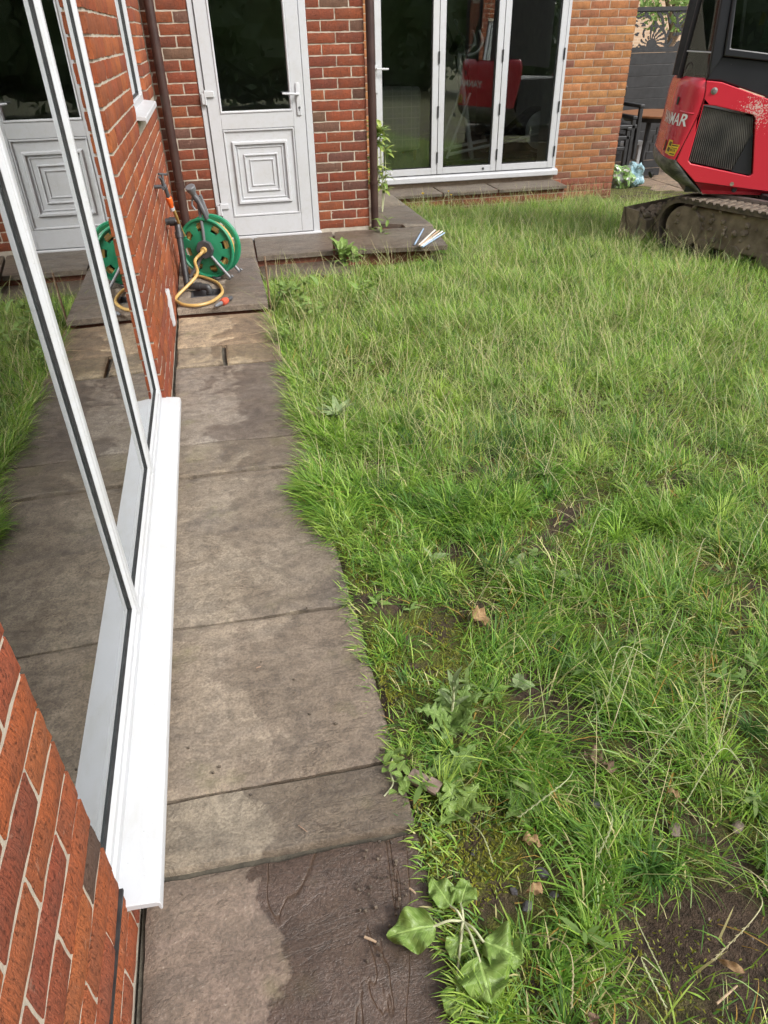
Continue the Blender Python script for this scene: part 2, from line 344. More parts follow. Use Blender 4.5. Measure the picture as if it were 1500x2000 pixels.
M['carpet'] = noisy('grey_carpet', (0.14, 0.14, 0.135), (0.2, 0.2, 0.19), 120, 0.95, 0.6, 300)
M['fence'] = noisy('black_composite', (0.010, 0.0105, 0.012), (0.021, 0.0215, 0.024), 14, 0.5, 0.25, 120)
M['wood'] = noisy('table_wood', (0.26, 0.11, 0.045), (0.18, 0.075, 0.03), 12, 0.35)
def plaid():
    t = NT('plaid_upholstery'); v = t.coords('Object'); sp = t.n('ShaderNodeSeparateXYZ'); t.l(v, sp.inputs[0])
    def st(ax): return t.ramp(t.math('FRACT', t.math('MULTIPLY', sp.outputs[ax], 8.0)), [(0.0, 0.0), (0.08, 1.0), (0.16, 0.0), (0.5, 0.35), (0.75, 0.0)])
    k = t.math('MAXIMUM', t.math('MAXIMUM', st('X'), st('Y')), st('Z'))
    t.set(color=t.mix(t.math('MULTIPLY', k, 0.6), (0.24, 0.25, 0.23), (0.50, 0.50, 0.46)), rough=0.95); return t.m
M['plaid'] = plaid()
def bag(name, a, b, c3):
    t = NT(name); v = t.coords('Object'); n = t.noise(v, 14, 3, 0.6, 0.5)
    t.set(color=t.ramp(n, [(0.0, a), (0.47, a), (0.5, b), (0.6, b), (0.64, c3)]), rough=0.3, spec=0.5); return t.m
M['bag_green'] = bag('printed_plastic_bag', (0.09, 0.10, 0.09), (0.15, 0.27, 0.07), (0.62, 0.64, 0.62))
M['bag_blue'] = bag('pale_blue_plastic_bag', (0.16, 0.27, 0.31), (0.22, 0.35, 0.40), (0.10, 0.13, 0.12))
def far_brick():
    t = NT('far_tan_brickwork'); v = t.coords('Object'); b = t.n('ShaderNodeTexBrick'); t.l(v, b.inputs['Vector'])
    b.inputs['Scale'].default_value = 1.0; b.inputs['Brick Width'].default_value = 0.225; b.inputs['Row Height'].default_value = 0.075; b.inputs['Mortar Size'].default_value = 0.006
    b.inputs['Color1'].default_value = (0.42, 0.29, 0.19, 1); b.inputs['Color2'].default_value = (0.37, 0.25, 0.17, 1); b.inputs['Mortar'].default_value = (0.45, 0.36, 0.28, 1)
    t.set(color=b.outputs[0], rough=0.9); return t.m
M['far_brick'] = far_brick()

# ================================================================ SETTING
PHASE, CH = 0.0655, 0.075
# bare earth patches and mossy strip: (centre, rx, ry, strength)
PATCH = []
for px, py, rx, ry, s in [(1370, 1810, .21, .12, 1), (1490, 1890, .16, .10, 1), (1110, 1400, .10, .13, .9), (1130, 1480, .10, .07, .8),
                          (1440, 548, .30, .35, .6), (1150, 790, .12, .16, .7), (860, 1085, .16, .05, .8), (1050, 1335, .06, .07, .7), (1000, 1760, .07, .04, .6),
                          (1330, 1600, .10, .06, .8), (740, 1370, .05, .12, .7), (1240, 1060, .15, .06, .35), (1060, 1700, .07, .05, .7), (930, 1580, .10, .05, .6),
                          (1450, 1990, .3, .06, .9), (900, 1660, .08, .04, .6), (1160, 1570, .07, .05, .6), (690, 1220, .05, .14, .6), (938, 1212, .05, .035, .8), (830, 1540, .06, .03, .9), (1012, 1365, .04, .03, .6)]:
    q = gp(px, py); PATCH.append((q.x, q.y, rx, ry, s))
LUSH = []
for px, py, rx, ry, s in [(680, 985, .25, .17, 1), (950, 985, .26, .14, .9), (700, 860, .30, .22, .7), (1290, 1010, .3, .15, .5), (900, 1010, .3, .12, .6), (790, 1110, .12, .07, .4)]:
    q = gp(px, py); LUSH.append((q.x, q.y, rx, ry, s))
def field(L, x, y):
    o = np.zeros_like(x)
    for cx_, cy_, rx, ry, s in L:
        d = ((x-cx_)/rx)**2 + ((y-cy_)/ry)**2
        o = np.maximum(o, s*np.clip(1.35-d, 0, 1))
    return o
def vnoise(x, y, sc, seed=0):
    g = np.random.default_rng(seed).random((64, 64)); X = x*sc; Y = y*sc
    i = np.floor(X).astype(int); j = np.floor(Y).astype(int); fx = X-i; fy = Y-j; fx = fx*fx*(3-2*fx); fy = fy*fy*(3-2*fy)
    a = g[i % 64, j % 64]; b = g[(i+1) % 64, j % 64]; c = g[i % 64, (j+1) % 64]; d = g[(i+1) % 64, (j+1) % 64]
    return (a*(1-fx)+b*fx)*(1-fy)+(c*(1-fx)+d*fx)*fy

def lip(x, y): return 0.016*np.exp(-np.clip(x-.6, 0, 9)/.10)*np.clip(y/2.0, 0, 1)+.010*np.exp(-np.clip(x-.6, 0, 9)/.10)
def make_ground():
    xs = np.concatenate([[-60, -20, -8, -3, 0.3], np.arange(0.5, 3.2, 0.035), np.arange(3.2, 8, 0.2), [10, 16, 30, 60]])
    ys = np.concatenate([[-60, -20, -8, -3], np.arange(-1, 3.5, 0.035), np.arange(3.5, 12, 0.15), [14, 20, 40, 80]])
    X, Y = np.meshgrid(xs, ys, indexing='ij'); Z = lawn_z(X, Y)
    ins = (X > 0.575) & (X < 7)
    bump = (vnoise(X, Y, 3, 1)-.5)*.03+(vnoise(X, Y, 11, 2)-.5)*.022+(vnoise(X, Y, 27, 3)-.5)*.012
    b = field(PATCH, X, Y); Z = Z+lip(X, Y)
    Z = Z+np.where(ins, bump, -0.06)-np.where(ins, b*0.012, 0)
    Z = np.where(X > 7.5, Z-0.02, Z)
    n, m = X.shape; v = np.stack([X.ravel(), Y.ravel(), Z.ravel()], -1)
    idx = np.arange(n*m).reshape(n, m); f = np.stack([idx[:-1, :-1], idx[1:, :-1], idx[1:, 1:], idx[:-1, 1:]], -1).reshape(-1, 4)
    me = bpy.data.meshes.new('ground'); me.from_pydata(v.tolist(), [], f.tolist()); me.update()
    me.polygons.foreach_set('use_smooth', [True]*len(me.polygons))
    at = me.attributes.new('bare', 'FLOAT', 'POINT'); at.data.foreach_set('value', np.clip(b, 0, 1).ravel().astype(np.float32))
    me.materials.append(M['soil']); o = put('ground', me); tag(o, kind='structure', label='soil and moss ground of the back garden lawn', cat='ground')
make_ground()

# ---------------------------------------------------------------- paving
def slab_mesh(poly4, top, thick, seed, rough=0.004, nx=26, ny=26, chip=0.006):
    """quad slab with riven face and ragged edge; poly4 = corners counter-clockwise from the near left"""
    A, B, C, D = [Vector((p[0], p[1], 0)) for p in poly4]; sv = Vector((seed*7.31, seed*3.17, seed*1.7))
    V = []; F = []
    for i in range(nx+1):
        for j in range(ny+1):
            s = i/nx; t = j/ny; p = (A*(1-s)+B*s)*(1-t)+(D*(1-s)+C*s)*t
            e = min(s, 1-s, t, 1-t)
            q = Vector((p.x*1.4, p.y*4.2, 0))+sv
            h = mnoise.fractal(q*2.4, 0.9, 2.1, 4)*rough + abs(mnoise.noise(Vector((p.x*3, p.y*9, seed))))*-rough*0.6
            if e == 0:
                c_ = (A+B+C+D)/4; d = (c_-p).normalized(); k = abs(mnoise.noise(p*22+sv))*chip
                p = p + d*k; h -= 0.006+0.004*abs(mnoise.noise(p*15+sv))
            V.append((p.x, p.y, top+h))
    def ix(i, j): return i*(ny+1)+j
    for i in range(nx):
        for j in range(ny): F.append((ix(i, j), ix(i+1, j), ix(i+1, j+1), ix(i, j+1)))
    loop = [ix(i, 0) for i in range(nx)]+[ix(nx, j) for j in range(ny)]+[ix(i, ny) for i in range(nx, 0, -1)]+[ix(0, j) for j in range(ny, 0, -1)]
    n0 = len(V); 
    for k, a in enumerate(loop):
        x, y, z = V[a]; jn = mnoise.noise(Vector((x*30, y*30, seed)))*0.004; V.append((x+jn, y+jn, top-thick))
    L = len(loop)
    for k in range(L): F.append((loop[k], n0+k, n0+(k+1) % L, loop[(k+1) % L]))
    me = bpy.data.meshes.new('paving_slab'); me.from_pydata(V, [], F); me.update()
    me.polygons.foreach_set('use_smooth', [True]*len(me.polygons)); me.set_sharp_from_angle(angle=R(40)); me.materials.append(M['stone'])
    return me
def slab(parent, poly, top, thick, color, wet, seed, rough=0.004, nx=26, ny=26):
    o = put('paving_slab', slab_mesh(poly, top, thick, seed, rough, nx, ny), parent); o.color = (*color, wet); return o
mb = MB(); mb.box((0.0, -0.9, -0.09), (0.585, 4.60, -0.022))
path = mb.build('path', noisy('dark_jointing_sand', (0.05, 0.045, 0.035), (0.09, 0.08, 0.06), 40, 0.95, 0.6, 200)); tag(path, 'riven stone slab path along the left brick wall', 'path', kind='structure')
cuts = [-0.85, -0.1, 0.885, 1.064, 1.662, 2.56, 2.84, 3.745, 4.03, 4.585]
tones = [(.13, .10, .085), (.135, .105, .09), (.175, .155, .125), (.185, .155, .125), (.185, .16, .13), (.145, .125, .10), (.165, .148, .132), (.24, .205, .15), (.34, .27, .185)]
wets = [.9, 1.0, .62, .42, .38, .45, .62, .5, .7]
for i in range(len(cuts)-1):
    y0, y1 = cuts[i]+(.006, .006, .007, .006, .006, .009, .009, .006, .006)[i], cuts[i+1]-(.006, .007, .006, .006, .008, .009, .006, .006, .006)[i]; sk = (-0.010, -0.018, -0.012, -0.02, -0.01, -0.03, -0.04, -0.03, -0.03)[i]
    sk0 = (0, -0.010, -0.018, -0.012, -0.02, -0.01, -0.03, -0.04, -0.03)[i]
    xr = (0.60, .598, .60, .60, .595, .60, .59, .59, .60)[i]
    if i == 7:
        slab(path, [(0.012, y0), (0.262, y0+sk0*.4), (0.262, y1+sk*.4), (0.012, y1)], 0.0, 0.05, (.23, .195, .14), .7, 31)
        slab(path, [(0.284, y0+sk0*.45), (xr, y0+sk0), (xr, y1+sk), (0.284, y1+sk*.45)], 0.002, 0.05, (.24, .20, .135), .6, 32); continue
    slab(path, [(0.010, y0), (xr, y0+sk0), (xr, y1+sk), (0.010, y1)], (0, -.004, .003, 0, -.002, .004, 0, 0, .002)[i], 0.05, tones[i], wets[i], i+1, (.006, .007, .004, .006, .005, .004, .006, .004, .003)[i], 34, 34)

# raised platform outside the door, returning along the extension
PZ = 0.05
mb = MB(); mb.box((0.004, 4.625, -0.12), (0.575, 5.86, PZ-0.045)); mb.box((0.004, 5.86, -0.12), (2.02, 6.40, PZ-0.045)); mb.box((1.66, 6.40, -0.2), (2.10, 8.30, PZ-0.045)); mb.box((0.575, 5.80, -.12), (2.02, 5.86, PZ-0.045))
plat = mb.build('door_platform', M['brick_rows']); tag(plat, 'raised stone slab platform outside the white back door', 'platform', kind='structure')
at = plat.data.attributes.new('tone', 'FLOAT_COLOR', 'POINT'); at.data.foreach_set('color', np.tile([.20, .075, .045, 1], len(plat.data.vertices)).astype(np.float32))
G1, G2, G3 = (.19, .165, .14), (.195, .18, .148), (.17, .155, .132)
gul = gz(405, 572, PZ)     # drain hole in the first slab
gx0, gx1, gy0, gy1 = 0.095, 0.30, 4.83, 4.985
S = [([(0.006, 4.60), (0.585, 4.575), (0.59, gy0), (0.006, gy0)], G1, .5, 41), ([(0.006, gy0+.001), (gx0, gy0+.001), (gx0, gy1), (0.006, gy1)], G1, .3, 42),
     ([(gx1, gy0+.001), (0.59, gy0+.001), (0.59, gy1), (gx1, gy1)], G1, .8, 43), ([(0.006, gy1+.001), (0.59, gy1+.001), (0.59, 5.72), (0.006, 5.96)], G1, .9, 44),
     ([(0.006, 5.97), (0.588, 5.73), (0.605, 6.405), (0.006, 6.405)], G2, .6, 45), ([(0.60, 5.765), (1.205, 5.765), (1.30, 6.405), (0.617, 6.405)], G3, .7, 46),
     ([(1.222, 5.765), (2.13, 5.66), (2.20, 6.36), (1.318, 6.405)], G2, .8, 47),
     ([(1.655, 6.62), (2.215, 6.42), (2.20, 7.30), (1.655, 7.30)], G3, .8, 49), ([(1.655, 7.31), (2.20, 7.31), (2.18, 8.28), (1.655, 8.28)], G2, .5, 50),
     ([(1.655, 6.41), (1.74, 6.41), (1.74, 6.61), (1.655, 6.61)], (.33, .27, .2), .2, 51), ([(1.96, 6.41), (2.21, 6.37), (2.215, 6.41), (1.96, 6.52)], G2, .3, 52)]
for poly, c, wt, sd_ in S:
    big = (Vector(poly[1])-Vector(poly[0])).length > .3
    slab(plat, poly, PZ, 0.042, c, wt, sd_, 0.003, 22 if big else 8, 22 if big else 8)
low = MB().box((0.62, 5.46, -0.14), (1.30, 5.80, -0.082)).build('lower_step', M['dark_grey']); tag(low, 'low stone slab step below the door platform', 'step', kind='structure')
slab(low, [(0.61, 5.43), (1.30, 5.40), (1.30, 5.79), (0.61, 5.79)], -0.034, 0.045, G3, .9, 53, 0.003)
stepb = MB().box((2.26, 8.09, -0.35), (4.27, 8.46, -0.04)).build('bifold_step', M['mortar_ext']); tag(stepb, 'long stone and brick step below the glazed doors', 'step', kind='structure')
for i, (a, b) in enumerate([(2.22, 2.80), (2.815, 3.45), (3.465, 4.29)]):
    slab(stepb, [(a, 8.05), (b, 8.05), (b, 8.47), (a, 8.47)], 0.0, 0.036, (.15, .135, .115), .5, 60+i, 0.004)

# patio at the right rear
pat = MB().box((4.9, 8.0, -0.45), (9.4, 11.6, -0.335)).build('patio', M['dark_grey']); tag(pat, 'brown stone patio behind the digger', 'patio', kind='structure')
k = 0
for i in range(9):
    for j in range(8):
        x0 = 4.92+i*0.495; y0 = 8.02+j*0.445
        if x0 < 5.1 and y0 > 8.1: continue
        slab(pat, [(x0, y0), (x0+.48, y0), (x0+.48, y0+.43), (x0, y0+.43)], -0.30-0.004*rnd.random(), 0.035, rnd.choice([(.21, .15, .11), (.19, .145, .115), (.23, .17, .12)]), .3, 100+k, 0.002, 6, 6); k += 1

# ---------------------------------------------------------------- brickwork
def brick_variant(L, H, D, seed):
    r = random.Random(seed); nx, nz = max(2, round(L/0.03)), 3; V = []; F = []
    for i in range(nx+1):
        for j in range(nz+1):
            ex = i in (0, nx); ez = j in (0, nz); x = -L/2+L*i/nx; z = -H/2+H*j/nz
            y = r.uniform(-.0008, .0012)+(.0035+r.uniform(0, .002) if (ex or ez) else 0)
            V.append((x+(r.uniform(-.0015, .0015) if ex else 0), y, z+(r.uniform(-.0018, .0018) if ez else 0)))
    ix = lambda i, j: i*(nz+1)+j
    for i in range(nx):
        for j in range(nz): F.append((ix(i, j), ix(i+1, j), ix(i+1, j+1), ix(i, j+1)))
    loop = [ix(i, 0) for i in range(nx)]+[ix(nx, j) for j in range(nz)]+[ix(i, nz) for i in range(nx, 0, -1)]+[ix(0, j) for j in range(nz, 0, -1)]
    n0 = len(V)
    for a in loop: V.append((V[a][0]*1.002, D, V[a][2]*1.002))
    K = len(loop)
    for k in range(K): F.append((loop[k], n0+k, n0+(k+1) % K, loop[(k+1) % K]))
    me = bpy.data.meshes.new('brick'); me.from_pydata(V, [], F); me.update()
    me.polygons.foreach_set('use_smooth', [True]*len(me.polygons)); me.set_sharp_from_angle(angle=R(38)); me.materials.append(M['brick']); return me
BV = {}
def bvar(L, seed):
    k = (round(L, 3), seed % 5)
    if k not in BV: BV[k] = brick_variant(L, 0.065, 0.10, hash(k) & 0xffff)
    return BV[k]
RED = [(.25, .068, .034)]*6+[(.29, .085, .038)]*5+[(.20, .058, .034)]*3+[(.14, .065, .048), (.16, .085, .06)]
NEAR = [(.33, .085, .032)]*5+[(.38, .105, .036)]*4+[(.27, .07, .035)]*3+[(.30, .08, .035)]*3+[(.10, .062, .045), (.12, .075, .052)]
TAN = [(.44, .19, .075)]*5+[(.40, .165, .07)]*4+[(.47, .22, .09)]*3+[(.30, .12, .07), (.27, .115, .075), (.34, .14, .08)]
PLI = [(.30, .10, .06), (.27, .09, .055), (.33, .115, .07)]
def course(a, b, row, start=0.0):
    """brick spans between a and b in running bond; the first brick of odd rows is a half"""
    out = []; x = a+ (0 if (row % 2 == 0) else 0)
    first = 0.215 if row % 2 == 0 else 0.1025
    L = first
    while x < b-0.03:
        e = min(x+L, b)
        if b-e < 0.05: e = b
        out.append((x, e)); x = e+0.010; L = 0.215
    return out
def lay(parent, axis, face, a, b, z0, z1, pal, flip=False, rseed=0):
    """single bricks as children; axis 'x' = wall facing -y at y=face, 'y' = wall facing +x at x=face"""
    r = random.Random(rseed); row = math.ceil((z0-PHASE)/CH-1e-6); n = 0
    while PHASE+row*CH+0.07 <= z1+1e-3:
        zc = PHASE+row*CH+0.005+0.0325
        for s, e in course(a, b, row):
            if flip: s, e = a+b-e, a+b-s
            o = bpy.data.objects.new('brick', bvar(e-s, r.randrange(5))); COL.objects.link(o); o.parent = parent
            pr = r.uniform(-.0025, .0015)
            P = Vector(((s+e)/2, face+pr, zc)) if axis == 'x' else Vector((face-pr, (s+e)/2, zc))
            o.location = P-ORG[parent]; o.rotation_euler = (r.uniform(-.006, .006), 0, (0 if axis == 'x' else math.pi/2)+r.uniform(-.004, .004))
            c = r.choice(pal[:-2] if (pal is NEAR and e-s > .15) else pal); g = r.uniform(.80, 1.02); o.color = (c[0]*g, c[1]*g*r.uniform(.92, 1.08), c[2]*g, 1); n += 1
        row += 1
    return n
def lay_joined(name, parent, specs, rseed=0):
    r = random.Random(rseed); V = []; F = []; T = []
    for axis, face, a, b, z0, z1, pal, flip in specs:
        row = math.ceil((z0-PHASE)/CH-1e-6)
        while PHASE+row*CH+0.07 <= z1+1e-3:
            zc = PHASE+row*CH+0.0375
            for s, e in course(a, b, row):
                if flip: s, e = a+b-e, a+b-s
                me = bvar(e-s, r.randrange(5)); n0 = len(V); pr = r.uniform(-.002, .002); c = r.choice(pal[:-2] if pal is NEAR else pal); g = r.uniform(.80, 1.02)
                for v in me.vertices:
                    x, y, z = v.co
                    V.append(((s+e)/2+x, face+pr+y, zc+z) if axis == 'x' else (face-pr-y, (s+e)/2+x, zc+z)); T.append((c[0]*g, c[1]*g, c[2]*g, 1))
                F += [tuple(i+n0 for i in p.vertices) for p in me.polygons]
            row += 1
    me = bpy.data.meshes.new(name); me.from_pydata(V, [], F); me.update(); me.materials.append(M['brick_rows'])
    me.polygons.foreach_set('use_smooth', [True]*len(me.polygons)); me.set_sharp_from_angle(angle=R(38))
    at = me.attributes.new('tone', 'FLOAT_COLOR', 'POINT'); at.data.foreach_set('color', np.array(T, np.float32).ravel())
    o = put(name, me, parent); o['kind'] = 'stuff'; return o

HT = 2.62
YN, YF = 0.790, 3.130          # big window opening along the left wall
WN, WF = 4.460, 5.640          # small window
YD, XD0, XD1, XC = 6.42, 0.335, 1.196, 1.640
YB, XB0, XB1, XE = 8.485, 2.115, 4.300, 5.080
house = thing('brick_house', (0, 6.42, 0), 'red brick house with white framed windows on the left and white back door', 'house')
RC = 0.007
mb = MB()
mb.box((-.30, -1.6, -.3), (-RC, YN-RC, HT)); mb.box((-.30, YN-RC, -.3), (-RC, YF+RC, 0.098)); mb.box((-.30, YN-RC, 2.2), (-RC, YF+RC, HT))
mb.box((-.30, YF+RC, -.3), (-RC, WN-RC, HT)); mb.box((-.30, WN-RC, -.3), (-RC, WF+RC, 1.10)); mb.box((-.30, WN-RC, 2.2), (-RC, WF+RC, HT)); mb.box((-.30, WF+RC, -.3), (-RC, YD+.25, HT))
wall_l = mb.build('wall', M['mortar'], house)
mb = MB()
mb.box((-RC, YD+RC, -.3), (XD0-RC, YD+.27, HT)); mb.box((XD1+RC, YD+RC, -.3), (XC-RC, YD+.27, HT)); mb.box((XD0-RC, YD+RC, 2.12), (XD1+RC, YD+.27, HT)); mb.box((XD0-RC, YD+RC, -.3), (XD1+RC, YD+.27, 0.02))
mb.box((XC-.25, YD+.27, -.3), (XC-RC, YB+.3, HT))
wall_d = mb.build('wall', M['mortar'], house)
nb = lay(wall_l, 'y', 0.0, 0.03, YN, -0.02, 1.10, NEAR, True, 1)
nb += lay(wall_l, 'y', 0.0, YN+.01, YF-.01, -0.02, 0.08, NEAR, False, 2)
nb += lay(wall_l, 'y', 0.0, YF, WN, -0.02, 1.86, NEAR, False, 3)
lay_joined('brick_courses', wall_l, [('y', 0.0, -1.5, 0.02, -.02, 2.6, NEAR, True), ('y', 0.0, .03, YN, 1.10, 2.6, NEAR, True), ('y', 0.0, YF, WN, 1.86, 2.6, NEAR, False),
    ('y', 0.0, WN+.01, YD-.012, -.02, 1.10, NEAR, False), ('y', 0.0, WF, YD-.012, 1.10, 2.6, NEAR, False), ('y', 0.0, YN+.01, YF-.01, 2.2, 2.6, NEAR, False), ('y', 0.0, WN+.01, WF-.01, 2.2, 2.6, NEAR, False)], 4)
nb += lay(wall_d, 'x', YD, 0.004, XD0, 0.04, 1.86, RED, False, 5)
nb += lay(wall_d, 'x', YD, XD1, XC, 0.04, 1.86, RED, False, 6)
lay_joined('brick_courses', wall_d, [('x', YD, 0.004, XD0, 1.86, 2.6, RED, False), ('x', YD, XD1, XC, 1.86, 2.6, RED, False), ('x', YD, XD0+.01, XD1-.01, 2.12, 2.6, RED, False)], 7)
# dark damp course line along the foot of the left wall
MB().box((-0.02, -1.5, PHASE+CH-.002), (0.0006, YN, PHASE+CH+.006)).build('damp_course', M['black_rubber'], wall_l)

ext = thing('house_extension', (3.6, 8.6, -0.2), 'orange brick extension with white glazed folding doors', 'house')
mb = MB()
mb.box((XC, YB+RC, -.45), (XB0-RC, YB+.28, HT)); mb.box((XB1+RC, YB+RC, -.45), (XE-RC, YB+.28, HT)); mb.box((XB0-RC, YB+RC, 2.15), (XB1+RC, YB+.28, HT)); mb.box((XB0-RC, YB+RC, -.45), (XB1+RC, YB+.28, 0.045))
mb.box((XE-.25, YB+.28, -.45), (XE-RC, 13.2, HT))
wall_e = mb.build('wall', M['mortar_ext'], ext)
lay(wall_e, 'x', YB, XB1, XE, -0.03, 1.86, TAN, True, 8)
lay(wall_e, 'x', YB-.004, XB1-.04, XE, -0.40, -0.01, PLI, True, 9)
lay(wall_e, 'x', YB, 2.12, XB1-.05, -0.03, 0.03, TAN, False, 10)
lay(stepb, 'x', 8.083, 2.27, 4.26, -0.25, -0.01, PLI, False, 12)
lay_joined('brick_courses', wall_e, [('x', YB, XB1, XE, 1.86, 2.6, TAN, True), ('x', YB, XC+.01, XB0, -.4, 2.6, TAN, False), ('x', YB, XB0+.01, XB1-.01, 2.15, 2.6, TAN, False), ('x', YB, 2.12, XB1-.05, -.4, -.01, PLI, False)], 11)

# rooms behind the glass
def room(name, x0, y0, z0, x1, y1, z1, openf, m, label, floor=None):
    mb = MB(); V = [(x0,y0,z0),(x1,y0,z0),(x1,y1,z0),(x0,y1,z0),(x0,y0,z1),(x1,y0,z1),(x1,y1,z1),(x0,y1,z1)]
    fs = {'z-': (0,1,2,3), 'z+': (4,5,6,7), 'y-': (0,1,5,4), 'x+': (1,2,6,5), 'y+': (2,3,7,6), 'x-': (3,0,4,7)}
    mb.add(V, [f for k_, f in fs.items() if k_ != openf]); o = mb.build(name, m, sharp=None); tag(o, label, 'room', kind='structure')
    if floor: MB().box((x0+.01, y0+.01, z0+.002), (x1-.01, y1-.01, z0+.012)).build('carpet', floor, o)
    return o
room('interior_room', -3.2, -0.6, 0.03, -0.301, 5.95, 2.4, 'x+', M['room_dark'], 'dim room behind the left windows', M['carpet'])
room('interior_room', 0.30, 6.70, 0.03, 1.36, 9.0, 2.3, 'y-', M['room_dark'], 'dark hallway behind the back door', M['carpet'])
room('interior_room', 1.66, 8.77, 0.03, 4.82, 12.9, 2.5, 'y-', M['room_dark'], 'dim room behind the folding doors', M['carpet'])
MB().box((-.5, -1.8, HT), (-6, 6.7, HT+.05)).build('roof_deck', M['room_dark'], house); MB().box((-.3, 6.5, HT), (1.65, 13, HT+.05)).build('roof_deck', M['room_dark'], house); MB().box((1.65, 8.5, HT), (5.08, 13.2, HT+.05)).build('roof_deck', M['room_dark'], ext)

# ---------------------------------------------------------------- left window
win = MB()
FX = -0.020     # frame front
def rail_profile(y0, y1, z):   # bottom rail, runs along y, with stepped front
    pr = [(FX, z), (FX, z+.030), (FX-.006, z+.034), (FX-.006, z+.052), (FX-.010, z+.056), (FX-.014, z+.062), (-.12, z+.064), (-.12, z)]
    return [[Vector((x, y, zz)) for x, zz in pr] for y in (y0, y1)]
wl_ = thing('window', (0, 2, 0.1), None, None); wl_.parent = house; wl_.location = Vector((0, 2, 0.1))-ORG[house]
def vert_member(y0, y1, z0, z1, sides):  # mullion/jamb with stepped sides towards the glass
    pr = [(FX, y0+.006), (FX, y1-.006), (FX-.004, y1-.004), (FX-.004, y1-.001), (FX-.013, y1+.005), (-.12, y1+.005), (-.12, y0-.005), (FX-.013, y0-.005), (FX-.004, y0+.001), (FX-.004, y0+.004)]
    pr = [(x, min(max(y, y0 if 'n' not in sides else -9), y1 if 'f' not in sides else 99)) for x, y in pr]
    return [[Vector((x, y, zz)) for x, y in pr] for zz in (z0, z1)]
SZ = 0.100
mb = MB(); mb.loft(rail_profile(YN, YF, SZ)); mb.box((-.12, YN, 2.13), (FX, YF, 2.2))
for y0, y1, s_ in ((YN, YN+.030, 'f'), (YF-.035, YF, 'n')): mb.loft(vert_member(y0, y1, SZ+.02, 2.2, s_))
mb.build('frame', M['upvc'], wl_, bevel=.002, seg=2)
MULL = (1.605, 2.400)
for y in MULL: MB().loft(vert_member(y-.017, y+.017, SZ+.03, 2.18, 'nf')).build('mullion', M['upvc'], wl_, bevel=.002, seg=2)
edges = [YN+.042]+[v for y in MULL for v in (y-.022, y+.022)]+[YF-.040]
for i in range(3):
    a, b = edges[2*i], edges[2*i+1]
    MB().box((FX-.024, a-.004, SZ+.050), (FX-.0205, b+.004, 2.14)).build('pane', M['single_pane'], wl_, sharp=None)
    MB().box((FX-.046, a-.004, SZ+.050), (FX-.0425, b+.004, 2.14)).build('inner_pane', M['single_pane'], wl_, sharp=None)
    MB().box((FX-.0204, a-.003, SZ+.056), (FX-.0145, b+.003, SZ+.0645)).box((FX-.0204, b-.0025, SZ+.0645), (FX-.0145, b+.003, 2.13)).box((FX-.0204, a-.003, SZ+.0645), (FX-.0145, a+.0025, 2.13)).build('gasket', M['black_rubber'], wl_)
# projecting sill
pr = [(-.10, SZ-.03), (-.10, SZ+.006), (-.018, SZ+.004), (.052, SZ-.006), (.058, SZ-.010), (.060, SZ-.016), (.060, SZ-.034), (.055, SZ-.036), (.053, SZ-.022), (.0, SZ-.016), (-.02, SZ-.03)]
MB().loft([[Vector((x, y, z)) for x, z in pr] for y in (YN-.012, YF+.01)]).build('sill', M['upvc'], wl_, bevel=.0015)
wl_['label'] = 'large three pane white framed window low over the path'

# small window further along
ws = thing('window', (0, 5, 1.1), None, None); ws.parent = house; ws.location = Vector((0, 5, 1.1))-ORG[house]; ws['label'] = 'small white framed window above the hose reel'
fx2 = -0.032
mb = MB(); mb.box((-.12, WN, 1.11), (fx2, WN+.06, 2.2)).box((-.12, WF-.06, 1.11), (fx2, WF, 2.2)).box((-.12, WN+.06, 1.11), (fx2, WF-.06, 1.175)).box((-.12, WN+.06, 2.14), (fx2, WF-.06, 2.2)); mb.build('frame', M['upvc'], ws, bevel=.003)
MB().box((fx2-.034, WN+.055, 1.17), (fx2-.030, WF-.055, 2.15)).build('pane', M['glass'], ws, sharp=None)
MB().box((fx2-.030, WF-.070, 1.18), (fx2-.020, WF-.0605, 2.14)).box((fx2-.030, WN+.0605, 1.176), (fx2-.020, WF-.07, 1.184)).build('gasket', M['black_rubber'], ws)
pr = [(-.10, 1.10), (-.10, 1.142), (-.03, 1.140), (.040, 1.130), (.045, 1.124), (.046, 1.100), (.041, 1.098), (.039, 1.112), (0, 1.115)]
MB().loft([[Vector((x, y, z)) for x, z in pr] for y in (WN-.004, WF+.004)]).build('sill', M['upvc'], ws, bevel=.0015)

# ---------------------------------------------------------------- back door
dr = thing('door', (0.76, YD, 0.03), None, None); dr.parent = house; dr.location = Vector((0.76, YD, 0.03))-ORG[house]; dr['label'] = 'white half glazed back door with square moulded panel'
y0 = YD-0.005
def frame_rect(mb, x0, z0, x1, z1, t, ya, yb):
    mb.box((x0, ya, z0), (x0+t, yb, z1)); mb.box((x1-t, ya, z0), (x1, yb, z1)); mb.box((x0+t, ya, z0), (x1-t, yb, z0+t)); mb.box((x0+t, ya, z1-t), (x1-t, yb, z1)); return mb
def bevel_rect(mb, x0, z0, x1, z1, w_, y_out, y_in, y_back):
    """picture-frame moulding: outer edge at y_out depth, raised to y_in"""
    def rg(k, y): return [Vector((x0+k, y, z0+k)), Vector((x1-k, y, z0+k)), Vector((x1-k, y, z1-k)), Vector((x0+k, y, z1-k))]
    rings = [rg(0, y_back), rg(0, y_out), rg(w_*.3, y_in), rg(w_*.7, y_in), rg(w_, y_out), rg(w_, y_back)]
    mb.loft(rings, True, False); return mb
